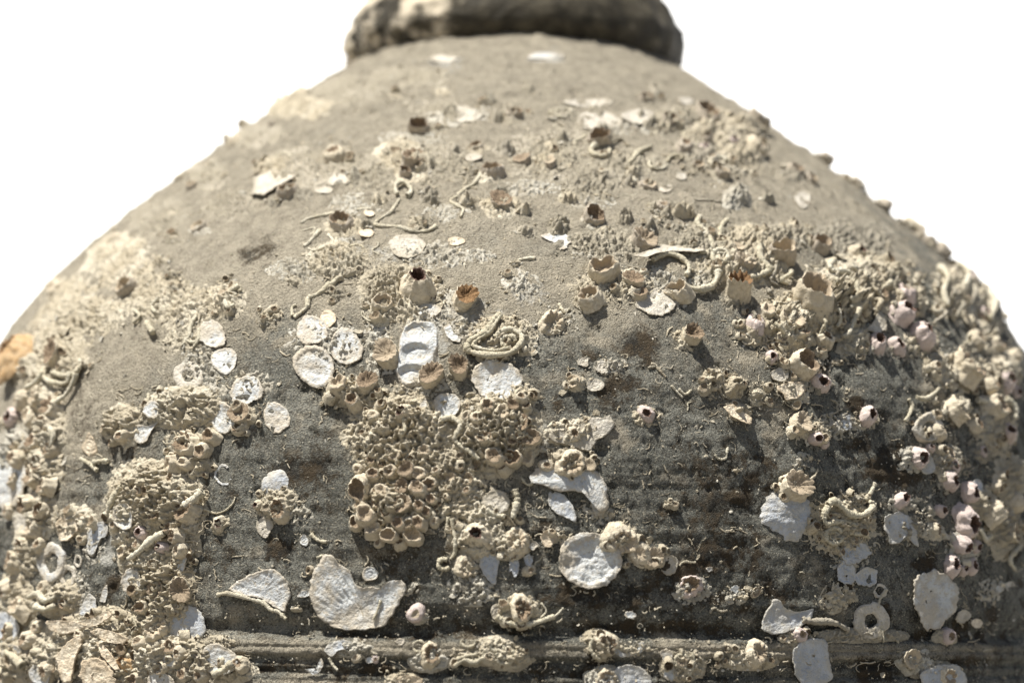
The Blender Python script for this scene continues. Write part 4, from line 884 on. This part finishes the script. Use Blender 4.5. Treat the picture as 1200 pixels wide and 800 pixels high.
disc(643, 630, 10, 10, 'cream', cup=1.5, lift=4, th=1.5, jag=.1)
disc(434, 672, 9, 9, 'white', cup=1, lift=1.2, th=1.4, jag=.1, label='small white disc between the horns of the large fan shell')
disc(357, 633, 5, 7, 'white', cup=.5, lift=1, name='shell_fragment')
disc(584, 718, 8, 12, 'dusty', cup=1, lift=1, th=1.2)
shell([(380, 762), (388, 752), (402, 749), (414, 752), (410, 759), (397, 762), (390, 770)], 'blue', cup=1, lift=1.5, th=1.4, label='arched grey shell on the ridge under the large fan shell')
shell([(357, 783), (366, 788), (374, 776), (376, 770), (380, 778), (374, 788), (366, 791)], 'white', cup=.6, lift=1.2, th=1.2, name='shell_fragment')
disc(434, 773, 5, 4, 'white', cup=.5, lift=1, name='shell_fragment')
ringshell(735, 755, 20, 15, .35, 'white', 3, 170, 370, label='curved white shell rim on the ridge below the round saucer shell')
disc(736, 797, 26, 19, 'blue', cup=1.5, lift=1.2, th=1.6, ribs=.25, label='bluish disc cut by the lower edge, beside a cream barnacle')
shell([(772, 764), (780, 758), (787, 764), (786, 774), (792, 790), (786, 800), (776, 794), (778, 778)], 'white', cup=1.5, lift=1.5, th=1.5, jag=.09, label='narrow whitish shell standing on the ridge right of the curved rim')
disc(480, 799, 17, 8, 'cream', cup=1.5, lift=1.2, th=1.5)
disc(1105, 795, 26, 18, 'blue', cup=1, lift=1.5, th=1.5, jag=.08)
ringshell(1030, 692, 8, 9, .4, 'dusty', 1.5)
# left side
disc(250, 393, 16, 16, 'white', cup=1.0, lift=.8, th=1.3, jag=.09, label='ragged white disc directly above the half white oval one on the left')
disc(264, 423, 14, 17, 'white', cup=1.0, lift=1.0, th=1.5, label='oval shell half white and half covered in tan crust')
ringshell(221, 441, 17, 18, .6, 'dusty', 1.6, label='skeletal ring of a worn off barnacle base on the left')
disc(291, 458, 20, 16, 'white', cup=1.5, lift=1, th=1.4, jag=.1, label='ragged white disc above the crust topped one')
disc(263, 490, 14, 20, 'white', cup=1.2, lift=1, th=1.5, label='bluish white oval shell left of the crusty crown')
shell([(157, 505), (163, 498), (176, 500), (188, 494), (180, 505), (174, 517), (168, 522), (158, 516)], 'white', cup=2, lift=3, th=1.5, jag=.08, label='small white shell with wings at the end of the crust ridge')
disc(183, 482, 9, 11, 'white', cup=1.0, lift=7, th=1.5, jag=.12)
ringshell(62, 660, 15, 24, .5, 'white', 5, label='tall white ring shell with a grey centre on the far left')
ringshell(80, 675, 9, 13, .45, 'dusty', 3)
ringshell(91, 657, 5, 7, .4, 'bgrey' if False else 'dusty', 1.5)
disc(155, 607, 12, 15, 'white', cup=6, lift=7, th=2, label='cupped lilac grey shell bedded in the big tan cluster')
disc(160, 682, 12, 15, 'white', cup=1.5, lift=5, th=1.6, jag=.1)
disc(216, 655, 7, 14, 'white', cup=1, lift=2, th=1.4, jag=.12)
disc(12, 560, 20, 40, 'white', cup=1, lift=3, th=2, jag=.1)
disc(30, 610, 14, 26, 'dusty', cup=1, lift=2, th=2, jag=.1)
disc(25, 765, 13, 10, 'white', cup=2, lift=9, th=2, label='blurred white shell at the lower left corner')
disc(12, 735, 14, 20, 'blue', cup=1, lift=4, th=2)
disc(55, 790, 11, 13, 'blue', cup=1, lift=8, th=2)
disc(262, 773, 21, 18, 'white', cup=1.5, lift=7, th=2, label='bluish white round shell at the right end of the low left crowd')
disc(185, 765, 18, 14, 'cream', cup=-1, dome=4, lift=7, th=2)
disc(193, 797, 16, 10, 'white', cup=2, lift=8, th=2)
disc(205, 772, 8, 9, 'white', cup=1, lift=9, th=1.5)
# heap of tan flakes low on the left
shell([(64, 728), (78, 727), (98, 728), (112, 733), (100, 740), (82, 744), (66, 738)], 'cream', cup=.5, lift=14, th=3, tilt=(-.05, .15), jag=.06, label='flat tan flake sticking out at the top of the flake heap')
shell([(98, 730), (118, 724), (136, 716), (140, 722), (122, 733), (104, 737)], 'cream', cup=.5, lift=15, th=3, tilt=(.05, .1), jag=.06)
shell([(78, 770), (92, 752), (104, 742), (106, 752), (98, 772), (94, 800), (84, 800)], 'cream', cup=1, lift=15, th=4, tilt=(-.2, .05), jag=.08)
shell([(102, 790), (108, 776), (120, 770), (132, 774), (142, 788), (148, 802), (110, 804)], 'cream', cup=1, lift=16, th=4, tilt=(.1, .1), jag=.09, label='chunky tan slab at the foot of the flake heap')
shell([(112, 740), (124, 736), (146, 742), (160, 750), (150, 756), (130, 752)], 'cream', cup=.6, lift=13, th=3, tilt=(.1, .15), jag=.08)
shell([(120, 752), (130, 756), (142, 770), (150, 786), (142, 784), (128, 768)], 'cream', cup=.6, lift=15, th=3, tilt=(.2, 0), jag=.08)
shell([(97, 526), (104, 516), (110, 507), (115, 518), (116, 530), (106, 536)], 'cream', cup=1, lift=3, th=2, tilt=(0, .2), label='small brown triangular flake with a tube below it on the far left')
# shoulder
shell([(296, 232), (300, 214), (318, 205), (340, 196), (358, 188), (362, 200), (350, 212), (330, 222), (312, 233)], 'dusty', cup=1.5, lift=2, th=1.8, jag=.08, label='blurred long white shell patch high on the left shoulder')
disc(397, 213, 14, 7, 'dusty', cup=.6, lift=1, th=1, jag=.12)
disc(380, 224, 12, 4, 'dusty', cup=.4, lift=1, th=1, jag=.12)
disc(702, 143, 27, 12, 'dusty', cup=1, lift=1, th=1.5, label='wide pale disc on the upper shoulder behind the coiled tube')
disc(690, 121, 30, 5, 'dusty', cup=.5, lift=1, th=1)
disc(747, 141, 18, 9, 'dusty', cup=.5, lift=.8, th=1)
disc(545, 138, 18, 9, 'dusty', cup=.5, lift=1, th=1, jag=.1)
disc(640, 68, 22, 4, 'white', cup=.3, lift=1, th=1, jag=.08, label='small white blurred patch just below the neck')
disc(520, 70, 18, 4, 'dusty', cup=.3, lift=.8, th=1, jag=.1)
disc(780, 222, 8, 5, 'dusty', cup=.4, lift=1, th=1, name='shell_fragment')
disc(798, 209, 6, 5, 'dusty', cup=.4, lift=1, th=1, name='shell_fragment')
disc(940, 235, 9, 10, 'dusty', cup=.4, lift=1, th=1, name='shell_fragment')
disc(803, 121, 9, 5, 'dusty', cup=.6, lift=3, th=1.5, name='shell_fragment')
disc(555, 188, 10, 5, 'dusty', cup=.4, lift=2, th=1, name='shell_fragment')
disc(433, 252, 6, 4, 'cream', cup=.6, lift=2, th=1.2, name='shell_fragment')
disc(430, 275, 9, 5, 'cream', cup=.4, lift=2, th=1.2, jag=.1)
disc(535, 283, 10, 5, 'cream', cup=.4, lift=1.5, th=1.2, jag=.1)
ringshell(600, 325, 15, 12, .35, 'dusty', .5, 0, 360, label='faint pale ring scar in the middle of the shoulder')
ringshell(262, 557, 10, 12, .22, 'white', 1.4, 60, 340, label='thin white open ring on the bare wall left of the middle')
disc(705, 432, 8, 7, 'dusty', jag=.35, cup=.6, lift=1, name='shell_fragment')
disc(683, 424, 7, 5, 'dusty', jag=.35, cup=.6, lift=1.5, name='shell_fragment')
disc(717, 431, 7, 5, 'dusty', jag=.35, cup=.6, lift=1, name='shell_fragment')
for (x, y, r) in [(831, 667, 4), (862, 690, 6), (1170, 690, 5), (1182, 685, 5), (608, 690, 4), (470, 752, 5), (640, 620, 5), (740, 720, 6)]:
    disc(x, y, r, r * .8, 'dusty' if (x + y) % 2 else 'white', cup=.6, lift=.4, th=1.2, jag=.4, name='shell_fragment', seg=30, K=4)

# ---- worm tubes
tube([(512, 266), (500, 271), (485, 272), (470, 269), (455, 267), (440, 264), (446, 257), (457, 250), (463, 241), (468, 233)], 2.6, label='zigzag worm tube on the shoulder above the large barnacle')
loop(473, 224, 9, 3.0, -60, 220, .8, h=2)
tube([(443, 245), (430, 246), (418, 248)], 1.8); tube([(397, 250), (380, 253), (362, 257), (354, 262)], 2.2)
tube([(564, 204), (556, 215), (545, 222), (535, 231), (528, 236), (535, 242), (543, 247), (540, 256)], 2.4, label='thin wriggling worm tube in the centre of the upper shoulder')
tube([(398, 327), (386, 337), (372, 346), (362, 351), (361, 360), (354, 367), (346, 374)], 3.2, label='thick bent worm tube at the left of the bare shoulder')
tube([(344, 372), (343, 362), (348, 358)], 2.2)
tube([(376, 271), (366, 282), (357, 290)], 2.6); tube([(385, 276), (391, 285), (380, 293), (370, 296), (362, 292)], 1.8)
tube([(586, 371), (578, 380), (571, 391), (560, 398), (550, 404), (549, 412), (560, 417), (578, 420), (596, 418), (609, 409), (611, 398), (600, 390), (588, 392), (580, 399)], 4.2, lift=1.4, label='looped double ridged worm tube above the wide white shell tray')
tube([(588, 373), (581, 382), (574, 393), (562, 401), (555, 408), (566, 413), (582, 415), (597, 412)], 2.6, lift=2.6)
loop(596, 404, 8, 3.2, 0, 250, .8, h=3)
tube([(627, 304), (615, 305), (603, 309)], 2.4); tube([(655, 355), (662, 366), (668, 361)], 1.8)
tube([(820, 254), (816, 264), (826, 274), (832, 287), (829, 299), (818, 300)], 3.0, label='upper bend of worm tube on the right of the shoulder')
tube([(852, 258), (845, 266), (842, 278), (846, 288), (838, 298)], 3.2)
loop(841, 306, 9, 3.2, -200, 150, .85, h=3, label='tight spiral worm tube right of the torn shell wedge'); loop(841, 306, 4, 2.2, 0, 250, .9, h=3)
tube([(764, 309), (770, 304), (780, 301), (792, 303), (802, 310), (806, 318), (803, 326)], 3.4, lift=1.6, label='white curled worm tube crossing the dark cave under the torn shell')
tube([(838, 318), (839, 328), (834, 337), (822, 342), (808, 341), (800, 339)], 4.2, lift=1.2)
tube([(886, 292), (887, 306), (896, 317), (898, 322), (886, 327), (878, 328)], 4.2, lift=1.3); tube([(893, 290), (889, 284), (897, 276)], 3)
tube([(972, 312), (967, 318), (972, 324), (984, 324), (994, 328)], 3.6, lift=1.4); tube([(986, 332), (996, 338), (1003, 348), (1010, 356)], 3.0, lift=1.6)
tube([(992, 338), (996, 352), (998, 368), (994, 382), (990, 394), (982, 400)], 3.2, lift=2.5, label='drooping tube of crust right of the tallest barnacle')
tube([(960, 388), (964, 396), (966, 408), (961, 402)], 1.6, lift=2)
tube([(736, 195), (745, 185), (754, 177), (763, 173)], 3.2, lift=1.0)
loop(703, 180, 11, 3.4, 120, 380, .7, h=1, label='coiled worm tube around a dark opening high on the shoulder')
for a in [(660, 136, 10, 2.4, 0, 300), (652, 134, 7, 2, 100, 300), (840, 192, 9, 2.4, 0, 200), (645, 190, 7, 2, 90, 330), (770, 195, 10, 2.2, 150, 360), (790, 190, 8, 2, 0, 200)]:
    loop(a[0], a[1], a[2], a[3], a[4], a[5], .5)
# below the middle
tube([(482, 479), (476, 487), (475, 497), (477, 506), (471, 515)], 2.6, lift=3, label='curved shell wall at the edge of the dark gap')
tube([(518, 494), (528, 491), (538, 496), (540, 504), (534, 516), (541, 524), (552, 531), (562, 540)], 3.4, lift=2.5, label='pale worm tube running down beside the tan barnacle cluster')
tube([(603, 574), (606, 586), (604, 597), (601, 608)], 4.4, lift=1.2, label='stout upright worm tube below the round mouthed barnacles')
tube([(570, 598), (580, 603), (592, 606)], 3.0); tube([(530, 608), (532, 620), (534, 636), (533, 648), (528, 655)], 2.6, lift=1.0)
loop(521, 661, 7, 3.0, 60, 330, .85, h=1, label='curled tube end shaped like a hook above the groove')
tube([(526, 606), (524, 616)], 2); tube([(540, 605), (560, 605), (576, 604)], 1.4); tube([(588, 612), (587, 624), (594, 629), (602, 627)], 1.8)
tube([(257, 697), (268, 695), (284, 698), (298, 702), (310, 706), (318, 714), (327, 716), (336, 725)], 3.0, lift=1.0, label='cream worm tube running along the underside of a white shell')
tube([(447, 703), (443, 715), (438, 726)], 1.8, lift=2.5)
tube([(365, 626), (374, 633), (384, 635)], 2.6); tube([(372, 653), (380, 651), (384, 655)], 1.6)
tube([(582, 722), (592, 728), (608, 732), (625, 730), (640, 725), (650, 722)], 3.6, lift=1.0, label='wavy tube under the round barnacle just above the groove'); tube([(640, 726), (650, 722), (660, 712)], 1.4); tube([(634, 706), (640, 716), (630, 726)], 1.2)
loop(491, 757, 7, 1.8, 0, 320, .9); loop(549, 752, 8, 2.2, 150, 390, .7); loop(592, 765, 10, 2.6, 180, 400, .6, h=2); loop(592, 772, 9, 2.6, 180, 400, .6, h=2); loop(583, 757, 8, 2.2, 150, 380, .7)
tube([(533, 780), (545, 773), (556, 776), (566, 770), (568, 764)], 2.8, lift=1.2); tube([(536, 772), (548, 768), (560, 766)], 2.2, lift=1.5)
tube([(694, 748), (691, 758), (696, 768), (704, 773)], 2.6); tube([(386, 770), (390, 778), (396, 785)], 2.2); tube([(810, 764), (812, 776), (806, 792)], 2.2); loop(797, 774, 8, 2, 0, 330, .9)
tube([(938, 726), (952, 728), (968, 728), (982, 732), (992, 738)], 4.2, mat='greycrust', lift=.8, label='dark brown tube lying along the groove right of the blue grey shell')
tube([(1030, 728), (1031, 740), (1033, 752)], 1.8); tube([(1037, 690), (1030, 700), (1026, 712)], 2)
tube([(795, 456), (803, 462), (810, 457)], 1.8); tube([(786, 452), (793, 459), (800, 466)], 1.6)
tube([(965, 592), (972, 588), (982, 596), (990, 603), (1002, 605), (1012, 600), (1019, 592), (1014, 588)], 4.2, lift=1.6, label='thick worm tube curling over the worm knot'); tube([(966, 594), (962, 604), (964, 614), (975, 612), (988, 612), (998, 616)], 3.6, lift=1.2)
loop(974, 628, 10, 3.4, 30, 340, .9, h=1, label='round tube coil at the bottom of the worm knot'); loop(974, 628, 5, 2, 0, 300, .9, h=1); tube([(985, 620), (995, 625), (1008, 626), (1018, 630)], 2.6); tube([(1026, 566), (1020, 578), (1012, 586)], 2.6); tube([(1062, 468), (1066, 477), (1062, 488), (1057, 494)], 2.6, lift=1.5)
tube([(1072, 466), (1082, 468), (1092, 462), (1098, 456)], 2.6, lift=1.5); tube([(1140, 470), (1152, 474), (1160, 484)], 4, lift=2); tube([(1170, 470), (1178, 480), (1180, 494)], 4, lift=2)
tube([(150, 571), (143, 580), (137, 592), (133, 604)], 4.0, lift=1.4, label='smooth finger like tube at the upper left of the big tan cluster'); tube([(243, 577), (233, 587), (224, 594)], 6.0, lift=1.6, label='stubby tube sticking out to the right of the big tan cluster'); tube([(202, 626), (188, 634), (174, 646), (160, 656)], 4.6, lift=2.2, label='straight tube lying across the big tan cluster')
tube([(240, 596), (252, 601), (264, 598), (273, 590), (276, 582)], 1.3); tube([(175, 462), (176, 472), (170, 478), (166, 479)], 2); loop(228, 397, 9, 2.2, 200, 380, .6)
tube([(283, 340), (275, 346), (268, 356), (272, 365), (279, 362)], 3.2, lift=1.2); tube([(232, 372), (226, 384), (224, 396), (216, 406)], 2.8); tube([(236, 388), (234, 400), (228, 408)], 2.2); loop(278, 345, 6, 2.4, 0, 300)
tube([(98, 538), (108, 544), (116, 552)], 3.0, lift=1.2); tube([(112, 542), (122, 540), (129, 541)], 3.0, lift=1.2); tube([(175, 380), (182, 392)], 4, lift=1.5); tube([(188, 352), (180, 360), (184, 368)], 2.6, lift=1.2); tube([(160, 366), (166, 372), (158, 380)], 2.6, lift=1.2)
loop(72, 440, 14, 3.2, 180, 370, .8, h=3); loop(80, 428, 20, 3, 230, 380, .7, h=3); tube([(60, 440), (52, 452), (40, 458)], 3.4, lift=2); tube([(95, 440), (84, 458), (76, 470), (66, 480)], 3.2, lift=2)
tube([(62, 500), (72, 510), (70, 524)], 3.6, lift=2); tube([(42, 700), (54, 696), (62, 704), (74, 700)], 4.2, lift=2); tube([(50, 710), (62, 714), (74, 710)], 4.2, lift=2); tube([(40, 780), (30, 770), (18, 764)], 5, lift=2)
tube([(160, 722), (164, 734), (158, 744)], 2.6, lift=1.4); tube([(258, 790), (272, 784), (280, 776)], 5, lift=2.5)
tube([(1095, 320), (1100, 335), (1096, 350), (1102, 366)], 4, lift=2.5); tube([(1118, 315), (1124, 330), (1120, 346)], 4, lift=2.5); tube([(1150, 350), (1156, 366), (1150, 380)], 4, lift=2.5); tube([(1140, 620), (1148, 632), (1156, 628)], 3.4, lift=2); tube([(1185, 640), (1178, 655), (1184, 668)], 3.4, lift=2)

# thin wandering tubes all over the wall
rw = np.random.default_rng(12)
for i in range(46):
    x, y = (rw.uniform(300, 880), rw.uniform(150, 330)) if i < 26 else (rw.uniform(300, 1080), rw.uniform(330, 720))
    if y < 420 and abs(x - 600) > 130 + 1.25 * (y - 60): continue
    ang = rw.uniform(0, 6.28); p = []
    for k in range(int(rw.integers(4, 9))):
        p.append((x, y)); x += 5.5 * math.cos(ang); y += 4.2 * math.sin(ang) * (.7 if y < 300 else 1); ang += rw.normal(0, .75)
    tube(p, rw.uniform(.9, 1.9), seg=6, mat=('tube', 'crust', 'film')[i % 3], lift=.5, hole=False)
# ragged hanging growth round the tallest barnacle
for (x, y) in [(905, 318), (925, 322), (940, 318), (968, 342), (978, 352), (986, 360), (972, 372), (955, 384), (1005, 366), (1015, 345), (1024, 358), (1034, 340), (990, 322), (1008, 316), (898, 345), (915, 352), (930, 360), (878, 372), (900, 388), (940, 402), (1040, 362), (1046, 350), (1090, 330), (1104, 350), (1118, 362), (1130, 345), (1145, 372), (1100, 372), (1160, 392), (1128, 398)]:
    a = random.uniform(-2.6, -.5); L = random.uniform(5, 13); hh = random.uniform(3, 9)
    tube([(x, y, hh), (x + .5 * L * math.cos(a), y - .5 * L * math.sin(a), hh + 2), (x + L * math.cos(a) + random.gauss(0, 3), y - L * math.sin(a), hh * .4), (x + 1.4 * L * math.cos(a) + random.gauss(0, 4), y - 1.4 * L * math.sin(a), 0)], random.uniform(1.8, 3.4), mat=random.choice(['tube', 'crust', 'greycrust']), lift=1.2)
# ---- the finest growth nobody could count: thin tube mesh and grit
def stuff_tubes():
    zones = [(470, 510, 60, 40, 110), (460, 590, 55, 50, 90), (580, 505, 50, 46, 90), (560, 590, 80, 40, 130), (690, 345, 60, 40, 40), (470, 335, 60, 36, 80), (400, 310, 45, 26, 50), (590, 400, 50, 36, 40), (940, 380, 90, 60, 170), (1010, 340, 90, 50, 130), (880, 460, 60, 36, 80), (960, 460, 60, 60, 70),
             (190, 600, 60, 60, 150), (190, 690, 50, 60, 130), (60, 560, 40, 150, 160), (120, 760, 90, 50, 120), (220, 770, 90, 26, 90), (1140, 420, 60, 110, 170), (1130, 590, 60, 120, 150), (990, 620, 60, 60, 90), (700, 640, 90, 60, 80), (560, 770, 160, 20, 90), (900, 770, 200, 22, 110), (600, 480, 520, 300, 420), (820, 620, 120, 90, 25), (350, 640, 150, 100, 40), (640, 190, 200, 50, 90), (850, 170, 70, 50, 80), (210, 480, 90, 60, 90), (230, 370, 70, 50, 60), (1160, 700, 50, 80, 60)]
    paths = []
    for (x, y, rx, ry, n) in zones:
        for _ in range(n):
            a, rr = random.uniform(0, 6.28), math.sqrt(random.random())
            px, py = x + rx * rr * math.cos(a), y + ry * rr * math.sin(a)
            if not (-20 < px < 1220 and 90 < py < 812): continue
            ang = random.uniform(0, 6.28); cv = random.gauss(0, .5); st = random.uniform(1.6, 4.0)
            p = []
            for k in range(random.randint(3, 6)):
                p.append((px, py)); px += st * math.cos(ang); py += st * .8 * math.sin(ang); ang += cv + random.gauss(0, .35)
            paths.append(catmull(p, 2))
    allp = np.concatenate(paths)
    th, z, t = px2surf(allp[:, 0], allp[:, 1])
    PP, NN = surf(th, z)
    sc = t / F
    up = np.array([crust_h(a, b) for a, b in allp]) * 0.9
    ph = np.linspace(0, 2 * np.pi, 5, endpoint=False)
    Vs, Fs, off, i0 = [], [], 0, 0
    for c in paths:
        k = len(c); sl = slice(i0, i0 + k); i0 += k
        r = random.choice([.35, .4, .5, .65, 1.0])
        P = PP[sl] + NN[sl] * ((up[sl] + .6 * r) * sc[sl])[:, None]
        if np.ptp(P[:, 0]) > .01 or np.ptp(P[:, 1]) > .012: continue
        T = np.gradient(P, axis=0); T /= np.linalg.norm(T, axis=1)[:, None] + 1e-12
        B = np.cross(T, NN[sl]); B /= np.linalg.norm(B, axis=1)[:, None] + 1e-12
        N = np.cross(B, T)
        rad = r * sc[sl] * (1 + .15 * rng.normal(size=k))
        V = (P[:, None] + rad[:, None, None] * (np.cos(ph)[None, :, None] * B[:, None] + np.sin(ph)[None, :, None] * N[:, None])).reshape(-1, 3)
        Vs.append(V); Fs.append(grid_faces(k, 5, True) + off); off += len(V)
    mk('fine_worm_tubes', np.concatenate(Vs), np.concatenate(Fs), M['crust'], jar, kind='stuff')
stuff_tubes()
def small_barnacles():
    """crowd of barnacles a few pixels across on the crusts, past what could be listed one by one"""
    var = [barn_mesh(k, 500 + i, 13, False) for i, k in enumerate('TTTTOFFCBTT')]
    n = 1100
    wt = np.array([(c[2] * c[3]) ** .8 * (1.0 if c[1] > 260 else .35) * (c[4] > 4) for c in CRUST]); wt /= wt.sum()
    k = rng.choice(len(CRUST), n, p=wt); a = rng.uniform(0, 6.28, n); q = np.sqrt(rng.random(n)) * .95
    cr = np.array([c[:4] for c in CRUST])
    px = cr[k, 0] + cr[k, 2] * q * np.cos(a); py = cr[k, 1] + cr[k, 3] * q * np.sin(a)
    th, z, t = px2surf(px, py); P, nn = surf(th, z); sc = t / F
    up = np.array([crust_h(x, y) for x, y in zip(px, py)])
    Vs, Fs, Vi_, Fi_, o1, o2 = [], [], [], [], 0, 0
    for i in range(n):
        N = Vector(nn[i]); ax = (N + Vector(rng.normal(0, .3, 3))).normalized()
        r = float(np.clip(np.exp(rng.normal(1.35, .35)), 2, 7)) * sc[i]
        Mx = np.array((ax.to_track_quat('Z', 'Y').to_matrix() @ Matrix.Rotation(rng.uniform(0, 6.28), 3, 'Z')))
        Vo, Fo, Vi, Fi = var[rng.integers(len(var))]
        sz = r * np.array([1, 1, rng.uniform(.6, 1.3)])
        C0 = P[i] + nn[i] * up[i] * .95 * sc[i]
        Vs.append((Vo * sz) @ Mx.T + C0); Fs += [tuple(j + o1 for j in f) for f in Fo]; o1 += len(Vo)
        Vi_.append((Vi * sz) @ Mx.T + C0); Fi_ += [tuple(j + o2 for j in f) for f in Fi]; o2 += len(Vi)
    V = np.concatenate(Vs + Vi_); Fc = Fs + [tuple(j + o1 for j in f) for f in Fi_]
    mk('small_barnacles', V, Fc, [M['crust'], M['mini']], jar, midx=[0] * len(Fs) + [1] * len(Fi_), kind='stuff')
small_barnacles()
def flakes():
    """broken shell flakes and crumbs of crust standing at all angles"""
    n = 3600
    wt = np.array([(c[2] * c[3]) ** .8 * (1.0 if c[1] > 260 else .5) for c in CRUST]); wt /= wt.sum()
    k = rng.choice(len(CRUST), n, p=wt); a = rng.uniform(0, 6.28, n); q = np.sqrt(rng.random(n)) * 1.05
    cr = np.array([c[:4] for c in CRUST])
    px = cr[k, 0] + cr[k, 2] * q * np.cos(a); py = cr[k, 1] + cr[k, 3] * q * np.sin(a)
    px[2700:] = rng.uniform(0, 1200, n - 2700); py[2700:] = rng.uniform(250, 805, n - 2700)
    th, z, t = px2surf(px, py); P, nn = surf(th, z); sc = t / F
    up = np.array([crust_h(x, y) for x, y in zip(px, py)])
    Vs = []
    for i in range(n):
        N = Vector(nn[i]); ax = (N + Vector(rng.normal(0, .55, 3))).normalized()
        Mx = np.array((ax.to_track_quat('Z', 'Y').to_matrix() @ Matrix.Rotation(rng.uniform(0, 6.28), 3, 'Z')))
        r = float(np.clip(np.exp(rng.normal(.95 if i < 2700 else .45, .45)), .8, 7)) * sc[i]
        ang = np.linspace(0, 6.28, 7, endpoint=False); rad = rng.uniform(.5, 1.2, 7) * np.array([1, 1, 1, 1, 1, 1, 1.])
        el = rng.uniform(.4, 1)
        ring = np.stack([rad * np.cos(ang), el * rad * np.sin(ang), rng.normal(0, .12, 7)], -1)
        th_ = rng.uniform(.15, .4)
        V = np.concatenate([ring - [0, 0, th_], ring, [[0, 0, .12], [0, 0, -th_]]]) * r
        Vs.append(V @ Mx.T + P[i] + nn[i] * (up[i] * .9 + rng.uniform(.2, 1.2)) * sc[i])
    f = []
    for j in range(7):
        j2 = (j + 1) % 7
        f += [(j, j2, 7 + j2), (j, j2 + 7, 7 + j), (7 + j, 7 + j2, 14), (j2, j, 15)]
    f = np.array(f)
    Fc = (f[None] + 16 * np.arange(n)[:, None, None]).reshape(-1, 3)
    V = np.concatenate(Vs)
    mk('crust_flakes', V, Fc, [M['crust'], M['pale']], jar, smooth=False, midx=np.repeat((rng.random(n) < .3).astype(int), len(f)), kind='stuff')
flakes()

def grit():
    n = 17000
    px = rng.uniform(-20, 1220, n); py = rng.uniform(60, 812, n)
    # denser close to crusts
    cx = np.array([c[0] for c in CRUST]); cy = np.array([c[1] for c in CRUST]); crx = np.array([c[2] for c in CRUST]); cry = np.array([c[3] for c in CRUST])
    m = 9000
    k = rng.integers(0, len(cx), m); a = rng.uniform(0, 6.28, m); q = 0.3 + 1.2 * rng.random(m)
    px[:m] = cx[k] + crx[k] * q * np.cos(a); py[:m] = cy[k] + cry[k] * q * np.sin(a)
    th, z, t = px2surf(px, py)
    P, nn = surf(th, z)
    base = np.array([crust_h(a, b) for a, b in zip(px, py)])
    sc = t / F
    s = sc * np.exp(rng.normal(-0.2, 0.45, n)) * np.where(np.arange(n) < m, 1.05, 0.7)
    P = P + nn * ((base * 1.0) * sc + s * 0.3)[:, None]
    ov = np.array([(1, 0, 0), (-1, 0, 0), (0, 1, 0), (0, -1, 0), (0, 0, 1), (0, 0, -1)], float)
    of = np.array([(0, 2, 4), (2, 1, 4), (1, 3, 4), (3, 0, 4), (2, 0, 5), (1, 2, 5), (3, 1, 5), (0, 3, 5)])
    V = ov[None] * rng.uniform(.55, 1.35, (n, 6, 1)) + rng.normal(0, .22, (n, 6, 3))
    ax = rng.normal(size=(n, 3, 3)); Q = np.linalg.qr(ax)[0]
    V = np.einsum('nij,nkj->nki', Q, V) * s[:, None, None] + P[:, None]
    Fc = (of[None] + 6 * np.arange(n)[:, None, None]).reshape(-1, 3)
    sel = rng.random(n) < .62
    for flag, m_ in ((True, 'crust'), (False, 'pale')):
        f = Fc.reshape(n, 8, 3)[sel == flag].reshape(-1, 3)
        u, inv = np.unique(f, return_inverse=True)
        mk('grit', V.reshape(-1, 3)[u], inv.reshape(-1, 3), M[m_], jar, smooth=False, kind='stuff')
grit()
